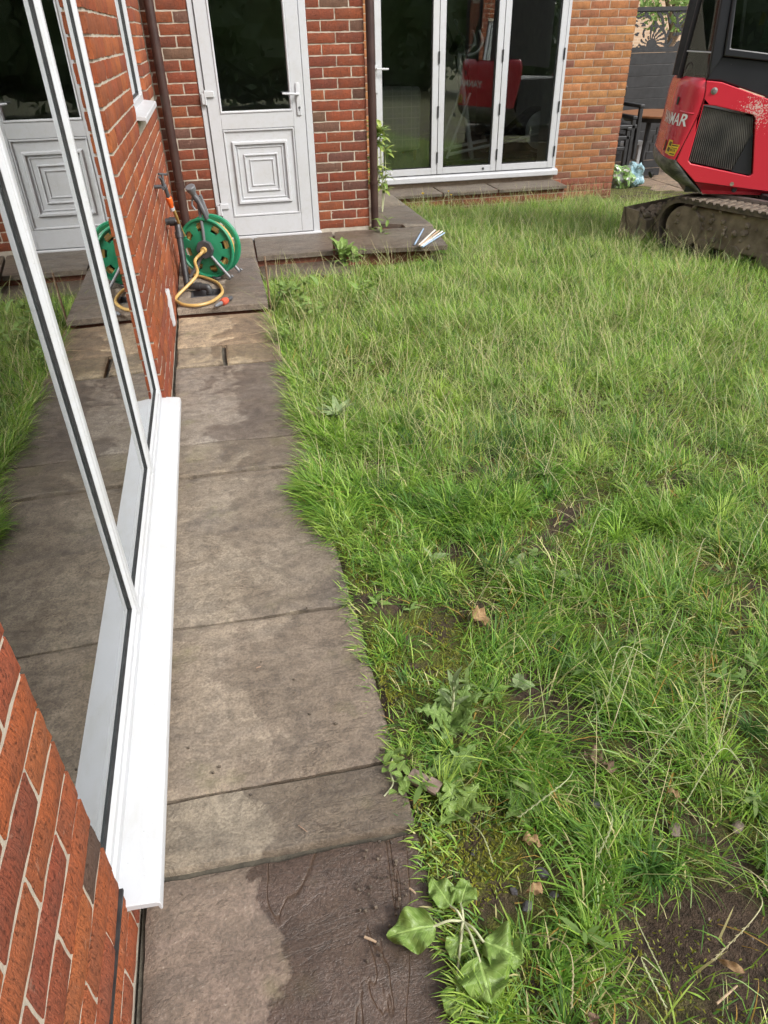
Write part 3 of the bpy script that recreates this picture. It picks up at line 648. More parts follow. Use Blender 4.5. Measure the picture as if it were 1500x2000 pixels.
mb = MB(); mb.box((XD0, y0, .05), (XD0+.040, YD+.09, 2.12)).box((XD1-.055, y0, .05), (XD1, YD+.09, 2.12)).box((XD0+.04, y0, 2.06), (XD1-.055, YD+.09, 2.12)); mb.build('door_frame', M['upvc'], dr, bevel=.004)
MB().box((XD0+.03, YD-.035, .022), (XD1+.01, YD+.09, .062)).build('threshold', M['upvc'], dr, bevel=.006)
lx0, lx1, lz0, lz1 = XD0+.045, XD1-.060, .068, 2.055; yl = YD-.018
mb = MB()    # leaf stiles and rails
mb.box((lx0, yl, lz0), (.470, YD+.05, lz1)).box((1.040, yl, lz0), (lx1, YD+.05, lz1)).box((.470, yl, lz0), (1.040, YD+.05, .215)).box((.470, yl, .868), (1.040, YD+.05, .975)).box((.470, yl, 1.93), (1.040, YD+.05, lz1))
leaf_ = mb.build('leaf', M['upvc'], dr, bevel=.003)
mb = MB(); bevel_rect(mb, .470, .975, 1.040, 1.93, .018, yl+.002, yl-.006, YD+.01); mb.build('glazing_bead', M['upvc'], dr)
mb = MB(); bevel_rect(mb, .470, .215, 1.040, .868, .020, yl+.012, yl-.004, YD+.02); mb.build('panel_bead', M['upvc'], dr)
MB().box((.484, YD+.006, .985), (1.028, YD+.010, 1.92)).build('pane', M['glass'], dr, sharp=None)
mb = MB(); mb.box((.480, yl+.010, .225), (1.030, YD+.03, .858)); mb.build('panel', M['upvc'], dr)
mb = MB(); bevel_rect(mb, .525, .310, .977, .783, .034, yl+.010, yl-.010, yl+.015); bevel_rect(mb, .566, .353, .934, .742, .012, yl+.010, yl+.003, yl+.015)
bevel_rect(mb, .613, .404, .889, .688, .016, yl+.010, yl-.002, yl+.015); bevel_rect(mb, .655, .446, .850, .648, .012, yl+.010, yl+.002, yl+.015); mb.build('panel_moulding', M['upvc'], dr)
hd = MB(); hx = 1.090
hd.loft([[Vector((hx+dx*s_, yl-.012*q, zc+dz*s_)) for dx, dz in [(-.016, -.11), (.016, -.11), (.018, -.10), (.018, .10), (.012, .115), (-.012, .115), (-.018, .10), (-.018, -.10)]] for q, s_, zc in ((-.5, 1, 1.055), (.7, 1, 1.055), (1, .85, 1.055))])
hp = hd.build('handle', M['upvc'], dr, bevel=.002)
MB().tube([(hx, yl-.01, 1.095), (hx, yl-.05, 1.095), (hx-.03, yl-.056, 1.096), (hx-.075, yl-.054, 1.099), (hx-.125, yl-.050, 1.102)], [.010, .010, .010, .009, .008], 10).build('lever', M['upvc'], hp)
MB().loft([circle((hx+.003, yl-.0125, 1.0), (0, 1, 0), .009, 14), circle((hx+.003, yl-.0145, 1.0), (0, 1, 0), .008, 14)]).box((hx, yl-.0143, .978), (hx+.006, yl-.0130, .992)).build('keyhole', M['dark_grey'], hp)
for z in (1.09, .285, 1.88):
    mb = MB(); mb.tube([(lx0-.006, yl-.008, z-.05), (lx0-.006, yl-.008, z+.05)], .009, 10); mb.box((lx0-.004, yl-.016, z+.002), (lx0+.062, yl+.004, z+.042)); mb.box((lx0-.034, yl-.014, z-.045), (lx0-.004, y0+.004, z+.03)); mb.build('hinge', M['upvc'], dr, bevel=.003)

# ---------------------------------------------------------------- folding doors
bf = thing('folding_door', (3.2, YB, 0.05), None, None); bf.parent = ext; bf.location = Vector((3.2, YB, 0.05))-ORG[ext]; bf['label'] = 'white three leaf folding glass doors'
yb0 = YB-.03
mb = MB(); mb.box((XB0, yb0+.01, .05), (XB0+.035, YB+.07, 2.15)).box((XB1-.035, yb0+.01, .05), (XB1, YB+.07, 2.15)).box((XB0+.035, yb0+.01, 2.1), (XB1-.035, YB+.07, 2.15)); mb.build('door_frame', M['upvc'], bf, bevel=.003)
MB().loft([[Vector((x, y, z)) for y, z in ((YB+.07, .046), (YB+.07, .12), (yb0+.015, .118), (yb0-.03, .106), (yb0-.036, .10), (yb0-.036, .055), (yb0-.03, .048))] for x in (XB0-.02, XB1+.02)]).build('threshold', M['upvc'], bf, bevel=.003)
LX = [XB0+.04, 2.846, 3.556, XB1-.040]
for i in range(3):
    a, b = LX[i]+.003, LX[i+1]-.003
    lf = frame_rect(MB(), a, .128, b, 2.095, .066, yb0, YB+.04).build('leaf', M['upvc'], bf, bevel=.003); lf['label'] = ['left leaf with lever handle', 'middle leaf', 'right leaf'][i]
    MB().box((a+.06, YB+.004, .188), (b-.06, YB+.008, 2.035)).build('pane', M['glass'], lf, sharp=None)
    frame_rect(MB(), a+.0662, .1942, b-.0662, 2.0288, .007, yb0+.010, yb0+.02).build('gasket', M['black_rubber'], lf)
    if i:
        for z in (.30, .75, 1.25): MB().tube([(a-.003, yb0-.006, z-.055), (a-.003, yb0-.006, z+.055)], .009, 8).build('hinge', M['black_plastic'], lf)
for z in (.30, .75, 1.25): MB().tube([(XB1-.038, yb0-.006, z-.055), (XB1-.038, yb0-.006, z+.055)], .009, 8).build('hinge', M['black_plastic'], bf)
MB().box((2.842, yb0+.006, .13), (2.850, yb0+.03, 2.09)).box((3.552, yb0+.006, .13), (3.560, yb0+.03, 2.09)).build('leaf_seal', M['black_rubber'], bf)
MB().box((2.150, yb0-.012, .95), (2.178, yb0+.001, 1.20)).tube([(2.164, yb0-.01, 1.165), (2.164, yb0-.055, 1.165), (2.20, yb0-.06, 1.165), (2.285, yb0-.055, 1.163)], .0095, 10).build('handle', M['upvc'], bf, bevel=.003)
for x in (2.31, 3.40): lathe(MB(), (x, yb0+.001, .16), (0, -1, 0), [(0, .014), (.008, .013), (.011, .008)], 14).build('bolt_knob', M['upvc'] if x < 3 else M['dark_grey'], bf)

# ================================================================ THINGS BY THE WALL
def pipe(name, pts, r, m, label, cat, collars=(), n=16):
    o = thing(name, pts[-1], label, cat); MB().tube(pts, r, n).build('pipe', m, o)
    for c, ax, h in collars: lathe(MB(), Vector(c)-Vector(ax)*h/2, ax, [(0, r+.001), (0, r+.006), (h, r+.006), (h, r+.001)], n).build('collar', m, o)
    return o
pipe('downpipe', [(.075, 6.345, 2.6), (.075, 6.345, .045)], .034, M['brown_plastic'], 'brown downpipe in the corner left of the back door', 'downpipe', [((.075, 6.345, 1.9), (0, 0, 1), .05), ((.075, 6.345, .5), (0, 0, 1), .05)])
pipe('downpipe', [(1.685, 6.405, 2.6), (1.685, 6.405, .055)], .033, M['brown_plastic'], 'brown downpipe between the back door wall and the folding doors', 'downpipe', [((1.685, 6.405, 1.95), (0, 0, 1), .05), ((1.685, 6.405, .42), (0, 0, 1), .02)])
# rectangular drain beside the second downpipe and gully in the platform
d_ = thing('drain_gully', (.2, 4.91, 0), 'square open drain gully in the platform under black waste pipe', 'drain')
MB().box((gx0-.002, gy0-.002, -.10), (gx1+.002, gy1+.002, -.09)).build('base', M['black_rubber'], d_); frame_rect(MB(), 0, 0, 1, 1, .1, 0, 1)
mb = MB(); mb.box((gx0, gy0, -.09), (gx0+.012, gy1, PZ-.004)).box((gx1-.012, gy0, -.09), (gx1, gy1, PZ-.004)).box((gx0+.012, gy0, -.09), (gx1-.012, gy0+.012, PZ-.004)).box((gx0+.012, gy1-.012, -.09), (gx1-.012, gy1, PZ-.004)); mb.build('rim', M['dark_grey'], d_)
d2 = thing('drain_gully', (1.85, 6.5, 0), 'shallow rectangular drain at the foot of the downpipe by the folding doors', 'drain')
MB().box((1.742, 6.412, -.05), (1.958, 6.60, -.04)).build('base', M['dark_mud'], d2)
# waste pipe
wp = [(.0, 5.16, .46), (.07, 5.16, .46)]; wpts = [(0.0, 5.12, .47), (.055, 5.12, .47), (.072, 5.115, .455), (.075, 5.10, .43), (.075, 4.985, .12), (.078, 4.97, .095), (.10, 4.955, .085), (.19, 4.915, .085), (.215, 4.905, .075), (.22, 4.90, .02), (.22, 4.90, -.06)]
w_ = thing('waste_pipe', (.07, 5.0, .05), 'black plastic waste pipe bending from the brick wall into the gully', 'pipe'); MB().tube(spline(wpts, 4), .0215, 14).build('pipe', M['black_plastic'], w_)
for c, a in (((.045, 5.12, .47), (1, 0, 0)), ((.075, 5.085, .39), (0, .36, .93)), ((.15, 4.935, .085), (.92, -.4, 0)), ((.221, 4.90, .03), (0, 0, 1))): lathe(MB(), Vector(c)-Vector(a).normalized()*.02, a, [(0, .022), (0, .0275), (.04, .0275), (.04, .022)], 14).build('collar', M['black_plastic'], w_)
# tap with connector
tp = thing('garden_tap', (0.0, 4.86, .72), 'black garden tap with orange hose connector on the left brick wall', 'tap')
MB().tube([(-.01, 4.80, .735), (.06, 4.80, .735)], .011, 10).tube([(.05, 4.74, .735), (.05, 4.90, .725)], .012, 10).tube([(.05, 4.89, .725), (.055, 4.90, .69), (.06, 4.91, .655)], .012, 10).tube([(.05, 4.76, .735), (.05, 4.74, .78)], .008, 8).build('body', M['dark_grey'], tp)
MB().tube([(.05, 4.745, .775), (.04, 4.71, .80)], [.006, .008], 8).tube([(.05, 4.85, .735), (.05, 4.86, .79)], .007, 8).tube([(.03, 4.83, .80), (.075, 4.90, .785)], .007, 8).build('lever', M['dark_grey'], tp)
lathe(MB(), (.060, 4.912, .655), (.12, .25, -1), [(0, .015), (.005, .019), (.04, .019), (.045, .016), (.065, .014)], 14).build('hose_connector', M['orange'], tp)
lathe(MB(), (.068, 4.93, .592), (.12, .25, -1), [(0, .014), (.0, .016), (.02, .015), (.022, .012)], 14).build('connector_collar', M['upvc'], tp)
# hose reel
rc = Vector((.262, 5.30, .255)); ax = Vector((.42, .9, 0)).normalized(); hz = Vector((ax.y, -ax.x, 0)); up = Vector((0, 0, 1))
reel = thing('hose_reel', (.3, 5.35, PZ), 'green plastic hose reel with grey frame on the platform', 'hose reel')
def flange(c, s_):
    V = []; F = []; NR, NA = 14, 96; r0, r1 = .045, .192; th = .014; ids = {}
    def vid(i, a, k):
        a %= NA; key = (i, a, k)
        if key not in ids:
            r = r0+(r1-r0)*i/NR; t = a/NA*math.tau; dish = .012*math.cos((r-r0)/(r1-r0)*3.0)*s_
            ids[key] = len(V); V.append(c+hz*(r*math.cos(t))+up*(r*math.sin(t))+ax*(k*th+dish))
        return ids[key]
    def solid(i, a):
        if i < 0 or i >= NR: return False
        r = (r0+(r1-r0)*(i+.5)/NR); t = (a+.5)/NA*math.tau; t8 = (t+.2) % (math.tau/8)-math.tau/16
        return ((r-.145)/.030)**2+((t8*r)/.030)**2 > 1
    for i in range(NR):
        for a in range(NA):
            if not solid(i, a): continue
            F.append((vid(i, a, 0), vid(i+1, a, 0), vid(i+1, a+1, 0), vid(i, a+1, 0))); F.append((vid(i, a, 1), vid(i, a+1, 1), vid(i+1, a+1, 1), vid(i+1, a, 1)))
            if not solid(i+1, a): F.append((vid(i+1, a, 0), vid(i+1, a, 1), vid(i+1, a+1, 1), vid(i+1, a+1, 0)))
            if not solid(i-1, a): F.append((vid(i, a, 0), vid(i, a+1, 0), vid(i, a+1, 1), vid(i, a, 1)))
            if not solid(i, a+1): F.append((vid(i, a+1, 0), vid(i+1, a+1, 0), vid(i+1, a+1, 1), vid(i, a+1, 1)))
            if not solid(i, a-1): F.append((vid(i, a, 0), vid(i, a, 1), vid(i+1, a, 1), vid(i+1, a, 0)))
    mb = MB(); mb.add(V, F); mb.tube(circle(c+ax*(th/2), ax, .193, 48)+[circle(c+ax*(th/2), ax, .193, 48)[0]], .011, 8, False)
    return mb.build('flange', M['green_plastic'], reel)
flange(rc-ax*.07, -1); flange(rc+ax*.055, 1)
mb = MB(); 
for k in range(5):
    cc = circle(rc+ax*(-.040+k*.021), ax, .142+.014*(k % 2), 40); mb.tube(cc+[cc[0]], .015, 8, False)
mb.build('coiled_hose', M['hose'], reel); lathe(MB(), rc-ax*.07, ax, [(0, .10), (.12, .10)], 24).build('drum', M['green_plastic'], reel)
hb = lathe(MB(), rc-ax*.105, ax, [(0, .03), (.0, .060), (.03, .066), (.05, .066)], 8).build('hub', M['dark_grey'], reel)
lathe(MB(), rc-ax*.125, ax, [(0, .012), (0, .020), (.03, .022)], 14).build('hose_outlet', M['hose'], hb)
top = rc+up*.33-hz*.03
for s_ in (-.085, .085):
    MB().tube([rc+ax*s_, rc+ax*s_*.9+up*.12, top+ax*s_*.3], .011, 10).build('frame_tube', M['grey_plastic'], reel)
    ft = rc+ax*s_; MB().tube([ft, ft+hz*.08-up*.10, Vector((ft.x+hz.x*.16, ft.y+hz.y*.16, PZ+.012)), Vector((ft.x+hz.x*.175, ft.y+hz.y*.175, PZ+.03))], .011, 10).build('foot_tube', M['grey_plastic'], reel)
    MB().tube([ft, ft-hz*.07-up*.10, Vector((ft.x-hz.x*.15, ft.y-hz.y*.15, PZ+.012))], .011, 10).build('foot_tube', M['grey_plastic'], reel)
gun = thing('spray_gun', top, 'grey hose spray gun clipped to the top of the hose reel', 'spray gun')
MB().tube(spline([rc+up*.19+hz*.035-ax*.06, rc+up*.24+hz*.02-ax*.06, rc+up*.30-hz*.01-ax*.05, rc+up*.335-hz*.035-ax*.05], 4), [.016]*4+[.019]*5+[.022]*4, 12).build('handle', M['dark_grey'], gun)
lathe(MB(), rc+up*.335-hz*.035-ax*.05, -hz*.1+up*.75-ax*.35, [(0, .018), (.03, .021), (.045, .032), (.07, .034), (.074, .030)], 18).build('spray_head', M['grey_plastic'], gun)
MB().tube([rc+up*.335-hz*.05-ax*.05, rc+up*.28-hz*.06-ax*.06, rc+up*.25-hz*.04-ax*.06], .007, 8).build('trigger', M['grey_plastic'], gun)
# yellow hose
z5 = lambda x, y, z=.066: gz(300+x/2.5, 340+y/2.5, z)
hp = [rc-ax*.13, rc-ax*.16-up*.01]+[rc-ax*.21-up*.05-hz*.03]+[Vector((.15, 4.93, .16))]+[z5(112, 600), z5(125, 628), z5(160, 640), z5(220, 640), z5(285, 622), z5(328, 590), z5(335, 565), z5(310, 530), z5(250, 505), z5(195, 492), z5(176, 475), z5(185, 450), z5(215, 440)]
hose = thing('garden_hose', z5(220, 640, PZ), 'yellow garden hose looped on the platform in front of the reel', 'hose'); MB().tube(spline(hp, 6), .0105, 10).build('hose_length', M['hose'], hose)
h2 = thing('garden_hose', (.10, 5.2, .3), 'short yellow hose hanging from the orange tap connector', 'hose'); MB().tube(spline([(.070, 4.94, .60), (.078, 5.0, .54), (.085, 5.12, .45), (.09, 5.28, .36), (.11, 5.36, .30), (.17, 5.38, .26)], 6), .0105, 10).build('hose_length', M['hose'], h2)
# vent, cap, line winder, stake, stick bundle
vt = thing('vent_cover', (.0, 4.2, .15), 'slim white plastic cover low on the left brick wall', 'vent cover')
MB().loft([[Vector((x, 4.20+dy*s_, .185+dz*s_)) for dy, dz in [(-.022, -.105), (.022, -.105), (.027, -.095), (.027, .095), (.022, .105), (-.022, .105), (-.027, .095), (-.027, -.095)]] for x, s_ in ((-.006, 1), (.012, 1), (.016, .9))]).build('cover', M['upvc'], vt, bevel=.002)
MB().box((.0165, 4.195, .26), (.0175, 4.205, .27)).build('screw', M['dark_grey'], vt)
cp = gz(424, 545, PZ); o = lathe(MB(), cp, (0, 0, 1), [(0, .030), (.012, .033), (.018, .030), (.018, .022), (.012, .018)], 20).build('cap', M['black_rubber'], origin=cp); tag(o, 'round black rubber cap on the platform beside the hose reel', 'cap')
a = gz(420, 598, PZ+.018); b = gz(478, 568, PZ+.018); dv = (b-a).normalized()
lw = thing('line_winder', (a+b)/2-Vector((0, 0, .018)), 'red string wound on a grey line winder on the platform edge', 'line winder')
lathe(MB(), a, dv, [(0, .006), (.02, .011), (.07, .013), (.075, .008)], 12).build('handle', M['grey_plastic'], lw); lathe(MB(), a+dv*.075, dv, [(0, .010), (.004, .020), (.03, .024), (.055, .019), (.065, .010)], 14).build('string', M['twine'], lw); lathe(MB(), a+dv*.14, dv, [(0, .009), (.03, .014), (.045, .012)], 10).build('spike', M['dark_grey'], lw)
s0 = Vector((.604, 4.70, -.12)); s1 = Vector((.600, 4.66, .315)); o = MB().tube([s0, (s0+s1)/2, s1], .0065, 8).build('iron_stake', M['rust'], origin=(s0.x, s0.y, -.06)); tag(o, 'thin rusty iron stake standing in the grass at the platform corner', 'stake')
def stick(a, b, r, m, label, cat='stick', group=None):
    o = MB().tube([a, a.lerp(b, .5)+Vector((0, 0, .001)), b], [r, r, r*.8], 8).build('stick', m, origin=a); return tag(o, label, cat, group)
blue = plain('pale_blue_pen', (.30, .42, .58), .4); wht = plain('weathered_white_stick', (.62, .60, .55), .6); tan = plain('bare_wood_stick', (.40, .29, .19), .8)
for i, (p0, p1, m_) in enumerate([((810, 477), (827, 447), blue), ((818, 479), (850, 449), wht), ((820, 480), (858, 450), tan), ((822, 481), (864, 452), wht), ((825, 482), (868, 455), blue)]):
    tag(stick(gz(*p0, PZ+.011), gz(*p1, PZ+.011+.004*(i % 2)), .0075, m_, 'x'), ['pale blue stick lying apart left of the bundle on platform', 'weathered white stick at the left of the bundle on the platform corner', 'bare wood stick in the middle of the bundle on platform corner', 'white stick between wood and blue ones in platform bundle', 'pale blue stick at the right edge of the bundle on platform'][i], 'stick', 'sticks on the platform corner')

# ================================================================ LEAVES AND PLANTS
def leaf_mesh(name, m, L, W, droop=0.3, fold=0.25, lobes=0, seed=0, wave=0.0, tipw=0.0, nu=14, nv=6, rib=0.0):
    """leaf along +X from origin, up +Z"""
    r = random.Random(seed); V = []; F = []; ph = r.uniform(0, 6)
    for i in range(nu+1):
        t = i/nu; prof = math.sin(math.pi*min(1, t**0.75*.97+.03))**(1.0 if rib else .8) if i < nu else tipw
        w_ = W/2*prof
        if lobes: w_ *= (0.62+0.38*math.cos(t*lobes*math.tau+math.pi))*(1.1 if t > .35 else .8)
        ang = droop*(t-.15); x = L*t*math.cos(ang*.6); zc = L*(0.35*t-droop*t*t)
        for j in range(-nv//2, nv//2+1):
            s_ = j/(nv/2); y = w_*s_
            z = zc+abs(y)*fold+wave*W*math.sin(t*14+ph+s_*2)*abs(s_)+r.uniform(-1, 1)*W*.016+(rib*W*prof*math.cos(s_*15.7)*.55+rib*W*.35*mnoise.noise(Vector((t*6+ph, s_*2.5, seed)))*2 if rib else 0)
            V.append((x-(abs(s_)*W*.10 if lobes else 0), y, z))
    n = nv+1
    for i in range(nu):
        for j in range(nv): F.append((i*n+j, (i+1)*n+j, (i+1)*n+j+1, i*n+j+1))
    me = bpy.data.meshes.new(name); me.from_pydata(V, [], F); me.update(); me.polygons.foreach_set('use_smooth', [True]*len(me.polygons)); me.materials.append(m)
    for nm, vals in (('across', [(k % n)/(nv/2)-1 for k in range(len(V))]), ('along', [(k//n)/nu for k in range(len(V))])):
        at = me.attributes.new(nm, 'FLOAT', 'POINT'); at.data.foreach_set('value', vals)
    return me
def place_leaf(parent, me, at, az, el=0.2, roll=0.0, name='leaf'):
    o = bpy.data.objects.new(name, me); COL.objects.link(o); o.parent = parent; o.location = Vector(at)-ORG[parent]
    o.rotation_euler = (Matrix.Rotation(az, 4, 'Z') @ Matrix.Rotation(-el, 4, 'Y') @ Matrix.Rotation(roll, 4, 'X')).to_euler(); return o
def rosette(name, px, py, label, cat, m, n, L, W, lobes=0, el=(0.1, 0.6), seed=0, group=None, dz=0.01, droop=.45, wave=.05, at=None, fold=.25):
    r = random.Random(seed); c = gp(px, py) if at is None else Vector(at); t = thing(name, c, label, cat, group); ms = [leaf_mesh('leaf', m, L*k, W*k, droop, fold, lobes, seed*5+i, wave) for i, k in enumerate((1, .8, .62))]
    for i in range(n):
        place_leaf(t, ms[i % 3], c+Vector((r.uniform(-.006, .006), r.uniform(-.006, .006), dz)), i*2.4+r.uniform(-.4, .4), r.uniform(*el), r.uniform(-.3, .3))
    return t
# uprooted plantain lying at the path edge, bottom of the picture
c = gp(905, 1800, .03); pl = thing('plantain', c, 'uprooted broad leaf plantain lying across the path edge at the bottom', 'weed')
for (px, py, bx, by, W, z0) in [(757, 1830, 850, 1808, .075, .035), (884, 1885, 900, 1825, .045, .03), (1022, 1880, 945, 1840, .085, .04), (960, 1965, 935, 1870, .09, .05), (840, 1715, 880, 1770, .05, .03), (915, 1720, 900, 1768, .05, .03), (885, 1995, 890, 1930, .05, .02)]:
    tip = gp(px, py, z0*.5+.012); base = gp(bx, by, z0); d = tip-base; L = d.length*1.02
    MB().tube(spline([c, c.lerp(base, .5)+Vector((0, 0, .012)), base, base.lerp(tip, .15)], 4), .0026, 6).build('stalk', M['stem'], pl)
    place_leaf(pl, leaf_mesh('leaf', M['leaf'], L, W*1.12, .28, .12, 0, int(px), .16, 0, 26, 14, .034), base, math.atan2(d.y, d.x), math.asin(max(-1, min(1, d.z/L)))-.05, rnd.uniform(-.2, .2))
rosette('weed_sprig', 905, 1965, 'small oval leaved weed beneath the uprooted plantain', 'weed', M['leaf'], 9, .05, .026, 0, (.3, 1.2), 3)
L_ = [(885, 1420, 'tall lobed thistle like weed at the path edge', 11, .125, .075, 7, (.2, 1.0), 'leaf_dark'), (885, 1515, 'low lobed weed beside the broken tile', 5, .10, .075, 5, (.0, .5), 'leaf_dark'),
      (893, 1595, 'crinkled pale green lobed weed below the broken tile', 7, .085, .07, 6, (.1, .7), 'leaf'), (1025, 1585, 'spreading lobed weed right of the crinkled one', 6, .09, .065, 5, (.0, .5), 'leaf_dark')]
for i, (px, py, lb, n, L, W, lo, el, m_) in enumerate(L_): rosette('lobed_weed', px, py, lb, 'weed', M[m_], n, L, W, lo, el, 20+i, 'lobed weeds at the path edge')
t = gp(880, 1410); tw = thing('weed_shoot', t, 'upright narrow leaved shoot rising from the tall lobed weed', 'weed')
MB().tube([t, t+Vector((.005, 0, .09)), t+Vector((.004, .005, .15))], [.004, .003, .002], 6).build('stalk', M['stem'], tw)
for k in range(9): place_leaf(tw, leaf_mesh('leaf', M['leaf_grey'], .06, .016, .3, .3, 0, k), t+Vector((.004, .003, .05+.011*k)), k*2.4, .6+.06*k)
t = gz(765, 1500, .0); o = thing('trailing_weed', t, 'small leafy weed trailing over the slab joint', 'weed')
for k in range(16):
    q = gz(745+rnd.uniform(0, 55), 1470+k*5.5, .012); q.z = .006+rnd.uniform(0, .02); place_leaf(o, leaf_mesh('leaf', M['leaf'], .032, .017, .3, .2, 0, k), q, rnd.uniform(0, 6.3), rnd.uniform(0, .6))
MB().tube(spline([gz(775, 1470, .008), gz(760, 1500, .012), gz(768, 1530, .012), gz(750, 1555, .006)], 4), .002, 5).build('stalk', M['stem'], o)
SE = [(735, 1190, 'bright green upright seedling near the second slab joint', 6, .07, .025, 'leaf'), (785, 1337, 'tiny seedling on moss beside the large slab', 5, .045, .022, 'leaf'), (1012, 1120, 'grey green oval leaved dock in the middle of the lawn', 4, .09, .045, 'leaf_grey'),
      (1015, 1352, 'pale two leaved dock beside bare soil', 4, .06, .045, 'leaf_grey'), (965, 1365, 'flat leaved weed just left of pale dock', 5, .075, .03, 'leaf'), (1105, 1140, 'flat grey leaved weed right of the oval leaved dock', 5, .085, .04, 'leaf_grey'),
      (1190, 795, 'small broad leaved weed by the bare patch mid lawn', 5, .10, .04, 'leaf'), (800, 1200, 'thin leaved seedling between path and fallen leaf', 5, .05, .018, 'leaf_dark'), (845, 1100, 'grey leaved weed at the edge of lush grass', 4, .08, .03, 'leaf_grey')]
for i, (px, py, lb, n, L, W, m_) in enumerate(SE): rosette('seedling', px, py, lb, 'weed', M[m_], n, L*.78, W*.72, 0, (-.1, .7), 40+i, 'seedlings in the lawn', .02)
rosette('dock_plant', 660, 835, 'pale grey green broad leaved dock overhanging the path', 'weed', M['leaf_grey'], 12, .12, .036, 0, (.2, .9), 60, dz=.05)
for i, (px, py, n, L, W, lb) in enumerate([(668, 528, 38, .12, .055, 'leafy weed clump against the low step'), (560, 612, 34, .11, .05, 'leafy weed clump at the foot of the iron stake'), (600, 640, 16, .10, .045, 'leafy weed clump right of the yellow slab'), (700, 612, 16, .10, .045, 'leafy weed clump in the grass right of the stake'), (745, 492, 14, .11, .03, 'upright weed in front of the platform slab edge'), (555, 680, 12, .08, .035, 'small leafy weed beside the split slab joint')]):
    q = gp(px, py); t = thing('leafy_weed', q, lb, 'weed', 'leafy weed clumps'); ms = [leaf_mesh('leaf', M['leaf_dark' if k % 2 else 'leaf'], L*(1-.15*k), W*(1-.15*k), .4, .25, 0, i*9+k, .04) for k in range(3)]
    for k in range(n): place_leaf(t, ms[k % 3], q+Vector((abs(rnd.gauss(0, .075))-.02, rnd.gauss(0, .055), rnd.uniform(.05, .17 if i != 4 else .28))), rnd.uniform(0, 6.3), rnd.uniform(0, .9))
# variegated shrub behind the downpipe
q = Vector((1.86, 7.1, PZ)); sh = thing('variegated_shrub', q, 'yellow and green variegated shrub behind the downpipe by the folding doors', 'shrub'); ms = [leaf_mesh('leaf', M['leaf_yellow' if k else 'leaf'], .13, .042, .5, .2, 0, 70+k) for k in range(3)]
for k in range(5):
    a = q+Vector((rnd.uniform(-.06, .04), rnd.uniform(-.1, .1), 0)); b = a+Vector((rnd.uniform(-.03, .05), rnd.uniform(-.1, .05), rnd.uniform(.5, .85))); MB().tube([a, a.lerp(b, .5)+Vector((.02, 0, 0)), b], [.006, .005, .003], 6).build('stem', M['stem'], sh)
    for i in range(24): place_leaf(sh, ms[rnd.randrange(3)], a.lerp(b, rnd.choice([.35, .5, .55, .85, .95, 1])+rnd.uniform(-.05, .05)), rnd.uniform(0, 6.3), rnd.uniform(-.3, .7))
# buttercups by the step
for i, (px, py, lb) in enumerate([(826, 380, 'large yellow buttercup at left below the long step'), (876, 375, 'yellow buttercup above the other two right of the large one'), (881, 382, 'second small yellow buttercup above the low one'), (877, 398, 'lowest small yellow buttercup in the grass by the long step')]):
    tip = on_axis(px, py, 1, 7.75); b0 = Vector((tip.x, tip.y, float(lawn_z(tip.x, tip.y)))); t = thing('buttercup', b0, lb, 'flower', 'buttercups by the step'); MB().tube([b0, b0.lerp(tip, .5)+Vector((.01, 0, 0)), tip], .0025, 5).build('stalk', M['stem'], t)
    for k in range(5): place_leaf(t, leaf_mesh('petal', M['yellow_tag'], .026 if i == 0 else .018, .022 if i == 0 else .015, .1, .1, 0, k, 0, .3, 5, 4), tip, k*1.256, .5, 0, 'petal')
# dead leaves, twigs, stones, tile
for i, (px, py, L, W, m_, lb) in enumerate([(925, 1210, .062, .06, 'leaf_dead', 'curled tan dead leaf lying on the grass'), (1145, 1472, .05, .045, 'leaf_brown', 'brown dead leaf on bare soil'), (1195, 1510, .04, .03, 'leaf_brown', 'dark dead leaf right of the brown one on soil'), (1020, 1642, .05, .03, 'leaf_dead', 'orange dead leaf under grass near the path'), (1305, 1545, .035, .02, 'leaf_dead', 'small rust coloured dead leaf in the right hand grass'), (1060, 1738, .035, .025, 'leaf_dead', 'pale dead leaf among dark stones'), (1455, 1900, .05, .015, 'leaf_dead', 'narrow tan leaf on the muddy patch'), (1080, 1120, .03, .02, 'leaf_brown', 'brown leaf scrap by the flat grey weed'), (1040, 1105, .025, .02, 'leaf_dead', 'reddish leaf scrap beside the oval leaved dock'), (1165, 1980, .03, .02, 'leaf_brown', 'brown leaf scrap at the bottom of the lawn')]):
    q = gp(px, py, .045 if i == 0 else .025); o = put('dead_leaf', leaf_mesh('dead_leaf', M[m_], L, W, .6, .45, 0, 80+i, .22), None); o.location = q; o.rotation_euler = (rnd.uniform(-.4, .4), rnd.uniform(-.3, .2), rnd.uniform(0, 6.3)) if i else (.35, .15, .3); ORG[o] = q; tag(o, lb, 'leaf', 'dead leaves')
def pebble(q, r, m, label, cat='stone', group='stones in the lawn', flat=.5, seed=0, name='stone'):
    bm = bmesh.new(); bmesh.ops.create_icosphere(bm, subdivisions=2, radius=1); rr = random.Random(seed)
    for v in bm.verts:
        k = 1+.45*mnoise.noise(v.co*1.3+Vector((seed, 0, 0))); v.co = Vector((round(v.co.x*k*3)/3*.4+v.co.x*k*.6, v.co.y*k*.75, v.co.z*k*flat))*r
    me = bpy.data.meshes.new(name); bm.to_mesh(me); bm.free(); me.materials.append(m); o = bpy.data.objects.new(name, me); COL.objects.link(o); o.location = q; o.rotation_euler = (rr.uniform(-.2, .2), rr.uniform(-.2, .2), rr.uniform(0, 6)); return tag(o, label, cat, group)
slate = noisy('slate_chip', (.05, .048, .055), (.09, .085, .09), 30, .45, .3, 90); flint = noisy('tan_stone', (.17, .135, .105), (.11, .085, .068), 30, .7, .3, 90)
